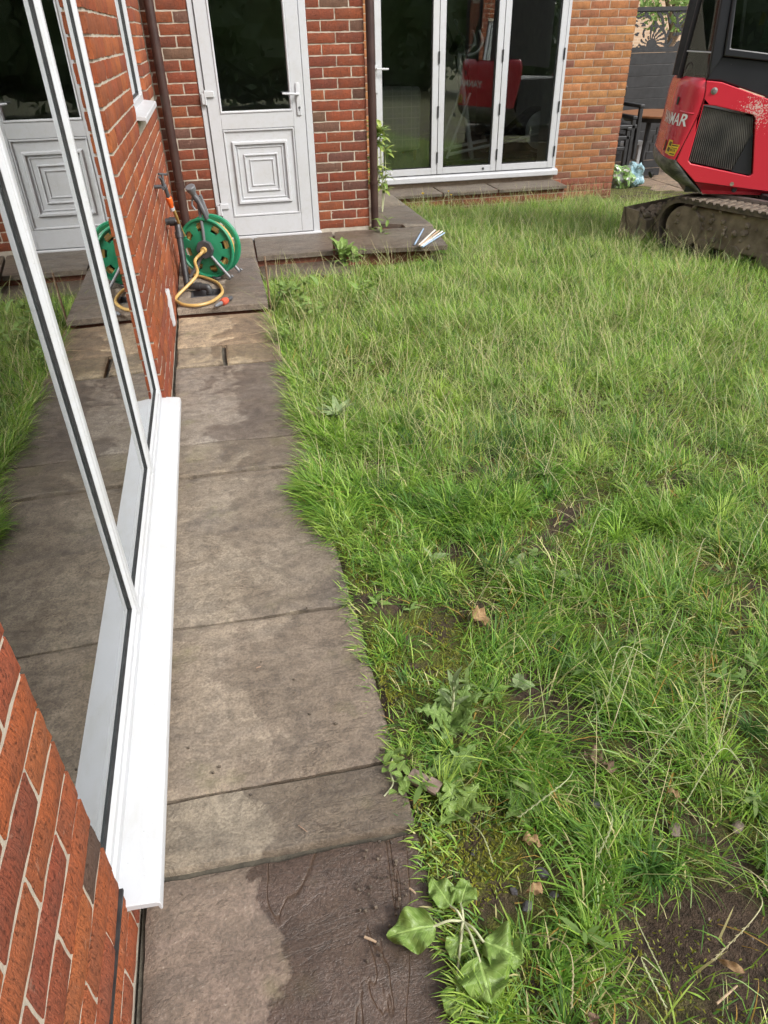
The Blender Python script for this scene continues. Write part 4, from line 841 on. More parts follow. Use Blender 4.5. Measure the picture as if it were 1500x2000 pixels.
for i, (px, py, r, m_, lb) in enumerate([(1162, 1570, .022, slate, 'grey slate chip in yellowing grass'), (1060, 1705, .024, slate, 'upright dark slate chip mid lower lawn'), (1003, 1738, .018, slate, 'dark stone left of the upright slate chip'), (1082, 1748, .017, slate, 'dark stone right of the pale dead leaf'), (925, 1665, .014, slate, 'small dark stone near the path edge'), (1030, 1770, .022, slate, 'dark soil crusted stone below the slate chips'), (1318, 1620, .03, flint, 'tan stone half buried in the right hand soil'), (1440, 1615, .028, flint, 'tan stone furthest right in the grass'), (1205, 1320, .02, flint, 'flat brown stone by the ryegrass stalks'), (1000, 1200, .016, flint, 'small pinkish stone right of the curled leaf'), (975, 1615, .018, slate, 'dark stone by the spreading lobed weed'), (1385, 1795, .006, flint, 'tiny white pebble on the upper mud patch'), (1470, 1833, .006, flint, 'tiny pale pebble at the right of the mud patch')]):
    pebble(gp(px, py, -.002), r*.6, m_, lb, seed=i+3, flat=.38)
A, B_ = gp(800, 1512, .032), gp(858, 1545, .032); d = (B_-A).normalized(); n_ = Vector((-d.y, d.x, 0)); tl = thing('broken_tile', (A+B_)/2, 'broken brown tile strip lying between the lobed weeds', 'tile'); tm = noisy('brown_tile', (.24, .18, .15), (.18, .13, .10), 30, .8, .4, 120)
for s_, e_, rz in ((0, .58, 0), (.6, 1.0, .03)): MB().obox(A.lerp(B_, (s_+e_)/2)+Vector((0, 0, rz*.2)), d, n_, up, (B_-A).length*(e_-s_)/2, .018, .005).build('fragment', tm, tl, bevel=.0015)
for i, (p0, p1, r, lb) in enumerate([((1400, 1960), (1440, 1925), .004, 'split orange twig on the mud at lower right'), ((500, 1305), (510, 1302), .003, 'tiny twig on the mottled slab'), ((583, 1612), (600, 1625), .0022, 'black twig at the slab joint near the bottom'), ((485, 655), (530, 645), .0018, 'dry straw on the yellow slab'), ((800, 1735), (812, 1745), .004, 'pale wood chip on the wet slab'), ((712, 1830), (735, 1840), .005, 'pale wood chips beside the plantain leaf')]):
    f_ = (lambda a: gz(*a, .008)) if p0[0] < 850 else (lambda a: gp(*a, .02)); stick(f_(p0), f_(p1), r*.55, M['leaf_brown'] if i in (1, 2) else tan, lb, 'twig')
# specks of soil on the wet slab
V = MB()
for k in range(70):
    q = gz(rnd.gauss(760, 45), rnd.gauss(1760, 80), .004) if k < 45 else gz(rnd.uniform(350, 800), rnd.uniform(700, 1900), .004)
    if q.x > .58: continue
    r = rnd.uniform(.0012, .005); V.loft([[q+Vector((r*math.cos(a+.3*k), r*.7*math.sin(a+.3*k), h))*1 for a in (0, 1.2, 2.5, 3.7, 5)] for h, r in ((-.004, r), (.0015, r*.9), (.003, r*.4))])
o = V.build('soil_crumbs', M['dark_mud']); tag(o, 'dark soil crumbs scattered on the wet stone path', 'soil', kind='stuff')

# ================================================================ GRASS
def blades(name, P, L, W, az, th0, th1, tone, segs=(0, .4, .75, 1.0), wp=(1.0, .9, .62, 0.0), label='', cat='grass', m=None):
    n = len(P); K = len(segs); t = np.array(segs); dx, dy = np.cos(az), np.sin(az); pts = [P]
    for k in range(1, K):
        tm = (t[k]+t[k-1])/2; th = th0+(th1-th0)*tm; s_ = (t[k]-t[k-1])*L
        pts.append(pts[-1]+np.stack([dx*np.cos(th)*s_, dy*np.cos(th)*s_, np.sin(th)*s_], -1))
    tw = az+math.pi/2+RN.normal(0, .5, n); wx, wy = np.cos(tw), np.sin(tw); wd = np.stack([wx, wy, np.zeros(n)], -1)
    cols = []
    for k in range(K-1): h = (W*wp[k]/2)[:, None]*wd; cols += [pts[k]-h, pts[k]+h]
    cols.append(pts[-1]); nv = 2*(K-1)+1; V = np.stack(cols, 1).reshape(-1, 3)
    tri = []
    for k in range(K-2): a = 2*k; tri += [(a, a+1, a+3), (a, a+3, a+2)]
    a = 2*(K-2); tri.append((a, a+1, a+2)); tri = np.array(tri); T = (tri[None]+(np.arange(n)*nv)[:, None, None]).reshape(-1)
    me = bpy.data.meshes.new(name); me.vertices.add(len(V)); me.vertices.foreach_set('co', V.astype(np.float32).ravel())
    nf = len(T)//3; me.loops.add(len(T)); me.loops.foreach_set('vertex_index', T.astype(np.int32)); me.polygons.add(nf)
    me.polygons.foreach_set('loop_start', np.arange(0, len(T), 3, dtype=np.int32)); me.polygons.foreach_set('loop_total', np.full(nf, 3, np.int32)); me.polygons.foreach_set('use_smooth', np.ones(nf, bool))
    me.update(calc_edges=True); C = np.concatenate([np.repeat(tone, nv, 0), np.ones((n*nv, 1))], 1)
    at = me.attributes.new('tone', 'FLOAT_COLOR', 'POINT'); at.data.foreach_set('color', C.astype(np.float32).ravel()); me.materials.append(m or M['blade'])
    o = put(name, me); tag(o, label, cat, kind='stuff'); return o
def edge_x(y):   # where the turf meets the path
    return 0.592+0.03*(vnoise(y*0+3.3, y, 2.2, 9)-.5)*2+.045*(vnoise(y*0+5.3, y, 7, 10)-.5)-0.05*np.exp(-((y-2.25)/.28)**2)+0.02*np.exp(-((y-1.75)/.2)**2)
TRK = (np.array([4.100, 5.727]), np.array([.385, -.923]), np.array([.923, .385]))
def lawn_samples(y0, y1, dens, xm0, xm1):
    area = (y1-y0)*((xm0+xm1)/2-.55); n = int(area*dens); y = RN.uniform(y0, y1, n); xm = xm0+(xm1-xm0)*(y-y0)/(y1-y0); x = .55+RN.random(n)*(xm-.55)
    ok = x > edge_x(y); ok &= ~((y > 5.36) & (x < 1.32) & (y < 5.85)); ok &= ~((y > 5.62) & (x < 2.2)); ok &= ~((y > 8.03) & (x < 4.32)) & (y < 8.40); ok &= ~((x > 4.85) & (y > 7.95)); ok &= ~((y > 4.56) & (x < .61))
    a = (x-TRK[0][0])*TRK[1][0]+(y-TRK[0][1])*TRK[1][1]; b = (x-TRK[0][0])*TRK[2][0]+(y-TRK[0][1])*TRK[2][1]; ok &= ~((a > -.06) & (a < 2.0) & (b > .03) & (b < 1.25)); x = x[ok]; y = y[ok]
    bare = field(PATCH, x, y); cl = vnoise(x, y, 9, 21)*.6+vnoise(x, y, 26, 22)*.4; moss = np.clip((.95-x)/.35, 0, 1)*np.clip((2.05-y)/.4, 0, 1)*.35
    far = np.clip((y-1.8)/1.5, 0, 1); keep = RN.random(len(x)) < np.clip((.30+.50*far)+(cl-.45)*(2.2-1.3*far)-moss+field(LUSH, x, y)*.5, .04, 1)*(1-.93*np.clip(bare, 0, 1)); return x[keep], y[keep]
PAL = np.array([(.140, .285, .038), (.090, .205, .034), (.230, .375, .050), (.315, .44, .085), (.28, .39, .15), (.54, .50, .24), (.38, .24, .06), (.05, .125, .026)])
def tones(x, y, far):
    n = len(x); lush = field(LUSH, x, y); pn = vnoise(x, y, 2.3, 31); p2 = vnoise(x, y, 6.1, 32)
    base = np.array([.30, .18, .22, .10, .07, .06, .015, .055]); wgt = np.tile(base, (n, 1))
    wgt[:, 2] += .55*far*pn; wgt[:, 3] += .55*far*(1-pn*.5); wgt[:, 4] += .10*far; wgt[:, 5] += .10*far*p2; wgt[:, 1] *= 1-.5*far
    wgt[:, 0] += lush*.7; wgt[:, 2] += lush*.9; wgt[:, 5] *= 1-.7*lush; wgt[:, 6] += .10*(p2 > .72)*(1-far); wgt[:, 5] += .14*(p2 > .72)*(1-far)
    cdf = np.cumsum(wgt, 1); cdf /= cdf[:, -1:]; k = (RN.random(n)[:, None] > cdf).sum(1); return PAL[k]*RN.uniform(.78, 1.25, (n, 1))
XX = []; 
for y0, y1, d, xa, xb in [(.05, 1.0, 38000, 1.75, 2.0), (1.0, 2.0, 33000, 2.0, 2.7), (2.0, 3.3, 17000, 2.7, 3.6), (3.3, 5.0, 11000, 3.6, 4.8), (5.0, 8.45, 8500, 4.8, 5.6)]: XX.append(lawn_samples(y0, y1, d, xa, xb))
x = np.concatenate([a for a, _ in XX]); y = np.concatenate([b for _, b in XX]); n = len(x); far = np.clip((y-1.9)/1.3, 0, 1); lush = field(LUSH, x, y); clump = vnoise(x, y, 5, 41)
z = lawn_z(x, y)+lip(x, y)+(vnoise(x, y, 3, 1)-.5)*.03+(vnoise(x, y, 11, 2)-.5)*.022-.008
L = (.032+.075*RN.random(n)**1.8)*(.55+1.0*clump)+far*(.012+.055*RN.random(n)**1.5)+lush*.04*RN.random(n); L *= .62+.8*vnoise(x, y, 1.7, 43); L *= 1-.4*np.clip((.85-x)/.25, 0, 1)*np.clip((2.0-y)/.3, 0, 1)
flow = vnoise(x, y, 3.1, 51)*math.tau*1.6; az = flow+RN.normal(0, 1.15, n)
lean = lush > .35; az = np.where(lean, math.pi*1.12+RN.normal(0, .75, n), az)
th0 = RN.uniform(.55, 1.5, n); th1 = th0-RN.uniform(.2, 1.9, n)-.2*lush
W = (.0016+.0034*RN.random(n)**1.8)*(1+.35*far)*(1+.25*lush)
blades('lawn_grass', np.stack([x, y, z], -1), L, W, az, th0, th1, tones(x, y, far), label='overgrown green lawn grass across the garden')
print('BLADES', n)
# long thin flowering stalks bending over the lawn
x, y = lawn_samples(2.2, 8.4, 900, 3.0, 5.6); k = RN.random(len(x)) < .85; x, y = x[k], y[k]; x2, y2 = lawn_samples(.5, 2.2, 650, 1.9, 2.8); k = (x2 > .95); x = np.concatenate([x, x2[k]]); y = np.concatenate([y, y2[k]]); n = len(x)
L = RN.uniform(.14, .34, n)*np.where(y < 2, .8, 1); th0 = RN.uniform(.7, 1.5, n); th1 = th0-RN.uniform(.1, 1.3, n); tn = np.array([(.42, .45, .20), (.34, .41, .15), (.52, .46, .26), (.12, .17, .06)])[RN.integers(0, 4, n)]*RN.uniform(.8, 1.2, (n, 1))
blades('grass_stalks', np.stack([x, y, lawn_z(x, y)-.005], -1), L, np.full(n, .0017)+.0006*(y > 3), RN.uniform(0, math.tau, n), th0, th1, tn, (0, .3, .6, .85, 1), (1, 1, .9, .8, 0), 'pale thin flowering grass stalks bending over the lawn')
# tufts: blades radiating from one crown, each tuft with its own green
def tufts(n, y0, y1, xa, xb, lmin, lmax, nb, lush_only=False):
    X, Y = lawn_samples(y0, y1, 600, xa, xb); k = RN.permutation(len(X)); X, Y = X[k], Y[k]
    if lush_only: k = field(LUSH, X, Y) > .25; X, Y = X[k], Y[k]
    else: k = field(PATCH, X, Y) < .3; X, Y = X[k], Y[k]
    X, Y = X[:n], Y[:n]; n = len(X); L0 = RN.uniform(lmin, lmax, n); c = PAL[RN.choice([0, 0, 1, 2, 2, 3, 7], n)]*RN.uniform(.8, 1.2, (n, 1)); r = np.repeat
    m = n*nb; a = RN.uniform(0, math.tau, m); q = RN.random(m)**.6*r(L0*.22, nb); x = r(X, nb)+np.cos(a)*q; y = r(Y, nb)+np.sin(a)*q; e = q/r(L0*.22, nb)
    return x, y, r(L0, nb)*RN.uniform(.55, 1.15, m), a+RN.normal(0, .4, m), 1.5-e*RN.uniform(.3, .9, m), r(c, nb, 0)*RN.uniform(.82, 1.2, (m, 1))
TU = [tufts(150, .4, 2.0, 1.9, 2.7, .05, .10, 60), tufts(230, 2.0, 8.2, 2.7, 5.4, .08, .17, 60), tufts(60, 1.6, 3.0, 2.2, 2.6, .09, .15, 90, True)]
x, y, L, az, th0, tn = [np.concatenate([t_[i] for t_ in TU]) for i in range(6)]; n = len(x); k = x > edge_x(y)-.03; x, y, L, az, th0, tn = x[k], y[k], L[k], az[k], th0[k], tn[k]; n = len(x)
blades('grass_tufts', np.stack([x, y, lawn_z(x, y)+lip(x, y)-.006], -1), L, RN.uniform(.0022, .0042, n)*np.where(y > 2, 1.25, 1), az, th0, th0-RN.uniform(.5, 1.7, n), tn, label='rounded grass tufts dotted over the lawn')
# low flat lawn weeds
X, Y = lawn_samples(.4, 7.5, 60, 1.9, 5.2); k = RN.permutation(len(X))[:170]; X, Y = X[k], Y[k]; nb = 7; m = len(X)*nb; az = RN.uniform(0, math.tau, m); x = np.repeat(X, nb); y = np.repeat(Y, nb)
blades('lawn_weeds', np.stack([x, y, lawn_z(x, y)+lip(x, y)+RN.uniform(.005, .04, m)], -1), RN.uniform(.025, .065, m), RN.uniform(.008, .017, m), az, RN.uniform(.1, .9, m), RN.uniform(-.5, .4, m), np.array([(.15, .24, .06), (.20, .28, .09), (.11, .19, .045)])[np.repeat(RN.integers(0, 3, len(X)), nb)], (0, .3, .7, 1), (.35, 1, .85, 0), 'low flat leaved weeds growing through the lawn', 'weeds')
# blades flopping over the path edge
n = 6500; y = np.concatenate([RN.uniform(1.95, 4.55, n-2200), RN.uniform(.35, 1.95, 2200)]); k = RN.random(n) < np.clip((vnoise(y*0+1.7, y, 6, 71)-.30)*2.2, .02, 1); y = y[k]; n = len(y); x = .585+RN.random(n)*.10-.05*np.exp(-((y-2.25)/.28)**2)
blades('edge_grass', np.stack([x, y, lawn_z(x, y)], -1), RN.uniform(.06, .18, n)*(.5+.7*vnoise(y*0+4.1, y, 4, 72))*np.where(y < 1.95, .5, 1), RN.uniform(.002, .0048, n), math.pi+RN.normal(-.1, .75, n), RN.uniform(.7, 1.35, n), RN.uniform(-.6, .5, n), tones(x, y, np.full(n, .6)), label='grass blades flopping over the path edge')
# ryegrass ears with zigzag spikelets in the near right-hand lawn
V = []; C = []; F = []
EARS = [(1250, 1250, 1052, 1870), (1230, 1230, 1150, 1440), (1330, 1180, 1190, 1620), (1050, 1300, 990, 1270), (1300, 1240, 1395, 1530), (1380, 1050, 1280, 1380), (1430, 1120, 1500, 1290), (1320, 1640, 1500, 1790), (1240, 1770, 1300, 1950), (1290, 1900, 1290, 1990), (1150, 1830, 1140, 1990), (1000, 1820, 1110, 1990), (1120, 1500, 1010, 1620), (1450, 1500, 1330, 1590), (1210, 1010, 1110, 1160), (1400, 870, 1320, 1010), (1180, 700, 1130, 880), (900, 690, 930, 800), (1460, 700, 1400, 850), (1080, 640, 1050, 760), (1330, 600, 1300, 730), (1500, 1010, 1420, 1160), (760, 760, 720, 850), (1040, 860, 1060, 960), (1290, 1300, 1180, 1400), (1350, 1330, 1230, 1560), (1480, 1350, 1390, 1500), (1100, 1560, 1160, 1700), (870, 1580, 960, 1700), (1450, 1720, 1380, 1900)]
for i, (ax_, ay_, bx_, by_) in enumerate(EARS):
    r = random.Random(i); a = gp(ax_, ay_); b = gp(bx_, by_); b.z += r.uniform(.03, .07); mid = a.lerp(b, .5); mid.z += .05+.25*(b-a).length*r.uniform(.3, .7)
    if (b-a).length > .42: b = a+(b-a)*.42/(b-a).length
    mid += Vector((r.uniform(-.05, .05), r.uniform(-.05, .05), 0)); pts = spline([a, mid, b], 9); col = r.choice([(.48, .52, .30), (.40, .47, .23), (.54, .51, .32)]); mb = MB(); mb.tube(pts, .0011, 4)
    for q in range(10+i % 3, len(pts)-1):
        d = (pts[q+1]-pts[q]); u_ = d.cross(Vector((0, 0, 1))).normalized()
        for h in (0, .5):
            s_ = 1 if (q*2+int(h*2)) % 2 else -1; o0 = pts[q]+d*h; d1 = d.normalized(); ks = (.5+.25*((i*7) % 5)/4); tip = o0+d1*.013*ks+u_*s_*.0042*ks+Vector((0, 0, .001)); m1 = o0+d1*.005*ks+u_*s_*.0036*ks; m2 = o0+d1*.007*ks+u_*s_*.0008*ks
            mb.add([o0, m1, tip, m2, (m1+m2)/2+Vector((0, 0, .0018))], [(0, 1, 4), (1, 2, 4), (2, 3, 4), (3, 0, 4)])
    n0 = len(V); V += mb.v; F += [tuple(j+n0 for j in f) for f in mb.f]; C += [(*col, 1)]*len(mb.v)
me = bpy.data.meshes.new('ryegrass_ears'); me.from_pydata([tuple(v) for v in V], [], F); me.update(); at = me.attributes.new('tone', 'FLOAT_COLOR', 'POINT'); at.data.foreach_set('color', np.array(C, np.float32).ravel()); me.materials.append(M['blade']); tag(put('ryegrass_ears', me), 'pale zigzag ryegrass seed heads flopping over the lawn', 'grass', kind='stuff')
# moss cushions: tiny star leaves along the path edge
n = 16000; x = .60+np.abs(RN.normal(0, .22, n)); y = RN.uniform(.3, 2.1, n); k = (vnoise(x, y, 8, 61) > .52) & (x > edge_x(y)+.005); x, y = x[k], y[k]; n = len(x); z = lawn_z(x, y)+lip(x, y)+(vnoise(x, y, 3, 1)-.5)*.03+(vnoise(x, y, 11, 2)-.5)*.022+.001
blades('moss', np.stack([x, y, z], -1), RN.uniform(.006, .014, n), np.full(n, .0032), RN.uniform(0, math.tau, n), RN.uniform(.3, 1.4, n), RN.uniform(.0, .8, n), np.array([(.19, .21, .02), (.13, .16, .02), (.24, .24, .03)])[RN.integers(0, 3, n)], (0, .5, 1), (.8, 1, 0), 'yellow green moss along the path edge', 'moss')

# ================================================================ MINI EXCAVATOR
EE = Vector((.906, -.423, 0)).normalized(); EN = Vector((-EE.y, EE.x, 0)); P0 = Vector((4.248, 5.49, 0)); KM = 0.9   # drawing units to metres
def S(u, v, z): return P0+EE*(u*KM)+EN*(v*KM)+up*(.148+z*KM)
TT = Vector((.385, -.923, 0)).normalized(); TM = Vector((-TT.y, TT.x, 0)); Q0 = Vector((4.100, 5.727, 0))
def Tk(a, b, z): return Q0+TT*(a*KM)+TM*(b*KM)+up*(.148+z*KM)
ex = thing('mini_excavator', (4.75, 5.6, -.15), 'red and black tracked mini excavator parked on the grass at right', 'excavator')
def lerp_tab(tab, z):
    tab = sorted(tab)
    if z <= tab[0][0]: return tab[0][1]
    for (a, b), (c, d) in zip(tab, tab[1:]):
        if z <= c: return b+(d-b)*(z-a)/(c-a)
    return tab[-1][1]
SEAM = [(.485, -.300), (.498, -.295), (.719, -.219), (.911, -.163), (1.02, -.165), (1.096, -.173)]
SIL = [(.485, -.494), (.60, -.488), (.749, -.480), (.971, -.469), (1.03, -.460), (1.075, -.447), (1.108, -.410)]
HWID = .62       # half width of the body
def rear_ring(z, n=22, useam=None, usil=None, inset=0.0):
    """plan outline from the seam on the side plane round to the rear centre line; the rear-most line of sight
    (about 10 degrees off the side normal) must touch it at the outline's u"""
    us = lerp_tab(SEAM, z) if useam is None else useam; ub = lerp_tab(SIL, z) if usil is None else usil
    def arc(uc):
        pts = []
        for k in range(n+1):
            t = k/n*math.pi/2; c_ = math.cos(t)**.70 if k < n else 0.0; s_ = math.sin(t)**.85
            pts.append((us+(uc-us)*s_, inset+(HWID-inset)*(1-c_)))
        return pts
    lo, hi = ub-.3, us-.005
    for _ in range(30):
        m = (lo+hi)/2
        if min(u-.173*v for u, v in arc(m)) < ub: lo = m
        else: hi = m
    return arc((lo+hi)/2)
def full_ring(z, **kw):
    a = rear_ring(z, **kw); b = [(u, 2*HWID-v) for u, v in a[::-1][1:]]; return [S(u, v, z) for u, v in a+b]
zs = [.488, .60, .72, .85, .97, 1.03, 1.07, 1.095, 1.108]
rings = [full_ring(z, inset=.0 if z < 1.06 else (.012 if z < 1.09 else (.03 if z < 1.1 else .06))) for z in zs]
mb = MB(); mb.loft(rings, False); top_ = rings[-1]; n0 = len(mb.v); mb.add(top_, [tuple(range(len(top_)))]); rc_ = mb.build('rear_cover', M['red'], ex, sharp=40)
# crease and badge on the rear cover
def rear_pt(s_, z, off=.002):
    """point on the rear surface at arc distance s_ from the seam"""
    pts = [S(u, v, z) for u, v in rear_ring(z, 60)]; acc = 0
    for a, b in zip(pts, pts[1:]):
        l = (b-a).length
        if acc+l >= s_ or b is pts[-1]:
            p = a.lerp(b, min(1, (s_-acc)/l)); d = (b-a).normalized(); nrm = d.cross(up).normalized()
            if nrm.dot(S(.2, .6, z)-p) > 0: nrm = -nrm
            return p+nrm*off
        acc += l
def text_mesh(txt, size, bold=.0):
    cu_ = bpy.data.curves.new('t', 'FONT'); cu_.body = txt; cu_.size = size; cu_.offset = bold; cu_.resolution_u = 3; ob = bpy.data.objects.new('t', cu_); COL.objects.link(ob)
    dg = bpy.context.evaluated_depsgraph_get(); me = bpy.data.meshes.new_from_object(ob.evaluated_get(dg)); bpy.data.objects.remove(ob); bpy.data.curves.remove(cu_)
    bm = bmesh.new(); bm.from_mesh(me); bmesh.ops.triangulate(bm, faces=bm.faces); bmesh.ops.subdivide_edges(bm, edges=[e for e in bm.edges if e.calc_length() > .02], cuts=2); bmesh.ops.triangulate(bm, faces=bm.faces); bm.to_mesh(me); bm.free(); return me
tm_ = text_mesh('YANMAR', .138, .0022); xs = [v.co.x for v in tm_.vertices]; W_ = max(xs)
S_END = .045
for v in tm_.vertices: v.co = rear_pt(S_END+(W_-v.co.x)*1.0, .738+v.co.y*.95+.012*(v.co.x/W_), .003)
tm_.materials.append(M['white_text']); put('lettering', tm_, rc_)
def sticker(s0, s1, z0, z1, m, off=.0025, name='sticker', parent=rc_):
    mb = MB(); n = 6; mb.loft([[rear_pt(s0+(s1-s0)*k/n, z, off) for k in range(n+1)] for z in (z0, (z0+z1)/2, z1)], False); return mb.build(name, m, parent, sharp=None)
for s0, s1, z0, z1, i in ((.020, .105, .515, .605, 0), (.108, .19, .52, .63, 1)):
    st_ = sticker(s0, s1, z0, z1, M['yellow_tag'])
    for r_ in range(4): sticker(s0+.006, s1-.006-(.012 if r_ % 2 else 0), z1-.014-.022*r_, z1-.006-.022*r_ if r_ else z1-.006, M['print'], .0034, 'print', st_) if i == 0 else sticker(s0+.006+(r_ % 2)*.026, s0+.026+(r_ % 2)*.026, z1-.045-.045*(r_//2), z1-.012-.045*(r_//2), M['print'], .0034, 'print', st_)
tx = text_mesh('BIO OIL', .026, .0006); wx_ = max(v.co.x for v in tx.vertices)
sticker(.026, .098, .548, .572, M['yellow_tag'], .0040, 'sticker')
for v in tx.vertices: v.co = rear_pt(.030+(wx_-v.co.x)*.064/wx_, .551+v.co.y*.9, .0050)
tx.materials.append(M['print']); put('print', tx, rc_)
sticker(.27, .31, .53, .62, M['orange'], .006, 'tail_lamp'); sticker(.235, .262, .53, .61, M['print'], .004, 'reflector'); sticker(.24, .285, .90, .96, M['print'], .006, 'latch')
mb = MB(); mb.loft([[rear_pt(.03+.15*k/8, .845+.012*(k/8)-.0+dz, of) for k in range(9)] for dz, of in ((-.006, .001), (0, .006), (.008, .001))], False); mb.build('crease', M['red'], rc_)
# scuffed counterweight under the rear cover
BZ = [(.484, -.296, -.500), (.45, -.262, -.506), (.42, -.231, -.503), (.376, -.188, -.483), (.332, -.144, -.434), (.267, -.07, -.329), (.208, -.008, -.150), (.200, .0, -.10)]
mb = MB(); rg = [full_ring(z, useam=a, usil=b-.004, inset=.0 if z > .3 else .02) for z, a, b in BZ]; mb.loft(rg, False); mb.add(rg[-1], [tuple(range(len(rg[-1])))]); mb.add(rg[0], [tuple(range(len(rg[0])))]); cwt = mb.build('counterweight', M['scuffed'], ex, sharp=50)
MB().loft([circle(S(-.475, .10, .345), -EE-EN*.5-up*.5, .028, 16), circle(S(-.455, .11, .36), -EE-EN*.5-up*.5, .024, 16)]).build('tow_hole', M['black_rubber'], cwt)
# side panel (rounded plate standing on the side plane)
def plate(name, poly, v0, v1, m, parent=ex, bevel=.0, seg=2):
    return MB().prism([S(u, v0, z) for u, z in poly], EN*(v1-v0)).build(name, m, parent, bevel=bevel, seg=seg)
def sil_edge(z): return lerp_tab(SEAM, z)+.006
up_poly = [(sil_edge(.485)+.008, .478), (sil_edge(.6), .6), (sil_edge(.719), .719), (sil_edge(.911), .911), (sil_edge(1.0), 1.0), (-.167, 1.090), (-.043, 1.078), (.348, .955), (.62, .87), (1.05, .80), (1.05, .238), (.542, .238), (-.09, .306)]
grp = [(-.145, .901), (.275, .821), (.371, .366), (-.176, .467)]
def ring_plate(name, outer, inner, v0, v1, m):
    """plate with one hole, triangulated by bmesh"""
    bm = bmesh.new(); eds = []
    for poly in (outer, inner):
        vv = [bm.verts.new(S(u, v0, z)) for u, z in poly]; eds += [bm.edges.new((vv[i], vv[(i+1) % len(vv)])) for i in range(len(vv))]
    bmesh.ops.triangle_fill(bm, use_beauty=True, edges=eds); r_ = bmesh.ops.extrude_face_region(bm, geom=bm.faces[:]); bmesh.ops.translate(bm, verts=[g for g in r_['geom'] if isinstance(g, bmesh.types.BMVert)], vec=EN*(v1-v0)); bmesh.ops.recalc_face_normals(bm, faces=bm.faces)
    me = bpy.data.meshes.new(name); bm.to_mesh(me); bm.free(); me.materials.append(m); me.polygons.foreach_set('use_smooth', [True]*len(me.polygons)); me.set_sharp_from_angle(angle=R(30)); o = put(name, me, ex); b = o.modifiers.new('bevel', 'BEVEL'); b.width = .012; b.segments = 3; b.limit_method = 'ANGLE'; b.angle_limit = R(50); return o
sp = ring_plate('side_panel', up_poly, [(-.150, .912), (-.06, .905), (.262, .838), (.286, .815), (.378, .38), (.355, .360), (-.155, .455), (-.184, .48)], -.004, .10, M['red'])
mb = MB(); lo = [[S(-.09, .0, .304), S(-.02, .05, .236), S(.006, .06, .2)], [S(.542, .0, .236), S(.545, .05, .22), S(.55, .06, .198)], [S(1.05, .0, .236), S(1.05, .05, .22), S(1.05, .06, .198)]]; mb.loft(lo, False); mb.build('lower_panel', M['red'], ex)
for u, z in ((-.09, 1.015),): lathe(MB(), S(u, .004, z), -EN, [(0, .026), (.010, .024), (.012, .014), (.020, .012)], 16).build('lock', M['steel'], sp)
lathe(MB(), S(.265, .04, .243), -EN, [(0, .022), (.012, .018), (.012, .010)], 14).build('plug', M['black_plastic'], ex); lathe(MB(), S(.225, .01, .295), -EN, [(0, .02), (.014, .016)], 9).build('bolt', M['mud'], ex)
g0 = plate('grille_backing', grp, .05, .07, M['black_plastic'])
mb = MB()
for k in range(30):
    f = (k+.5)/30; uT = -.145+f*.42; uB = -.176+f*.547; zT = .901-f*.08; zB = .467-f*.101; mb.prism([S(uT-.0042, .024, zT-.006), S(uT+.0042, .024, zT-.006), S(uB+.0042, .024, zB+.006), S(uB-.0042, .024, zB+.006)], EN*.026)
gr = mb.build('grille_bars', noisy('dusty_black_mesh', (.035, .034, .030), (.10, .095, .08), 6, .8), ex); gr['kind'] = 'stuff'
plate('grille_corner', [(.20, .395), (.371, .366), (.30, .70)], .018, .023, M['cab_black'])
# deck and inner body
MB().prism([S(-.15, .08, .21), S(1.05, .08, .21), S(1.05, 1.16, .21), S(-.15, 1.16, .21)], up*.05).build('deck', M['black_plastic'], ex)
MB().prism([S(-.12, .10, .26), S(1.0, .10, .26), S(1.0, 1.14, .26), S(-.12, 1.14, .26)], up*.52).build('engine_bay', M['black_rubber'], ex)
# cab
mb = MB(); mb.prism([S(-.17, .02, 1.093), S(-.05, .02, 1.085), S(.35, .02, .962), S(.62, .02, .877), S(1.05, .02, .807), S(1.05, .02, 1.16), S(.62, .02, 1.19), (S(-.087, .02, 1.264)), S(-.135, .02, 1.20)], EN*.05); mb.build('cab_side', M['cab_black'], ex, bevel=.01)
mb = MB(); mb.tube([S(-.335, .44, 1.09), S(-.325, .44, 1.2), S(-.285, .42, 1.68), S(-.23, .40, 2.25)], .020, 10); mb.build('rear_pillar', M['cab_black'], ex)
plate('cab_pillar', [(-.165, 1.11), (-.075, 1.26), (-.098, 1.66), (-.06, 2.25), (-.16, 2.25), (-.185, 1.66)], .0, .06, M['cab_black'], bevel=.012)
plate('door_frame', [(-.075, 1.262), (.62, 1.185), (.62, 1.235), (-.035, 1.315), (-.068, 1.64), (-.03, 2.2), (-.06, 2.2), (-.10, 1.64)], -.012, .03, M['cab_black'], bevel=.008)
plate('cab_glass', [(-.036, 1.312), (.62, 1.234), (.66, 2.2), (-.03, 2.2), (-.066, 1.64)], .005, .011, M['cab_glass'])
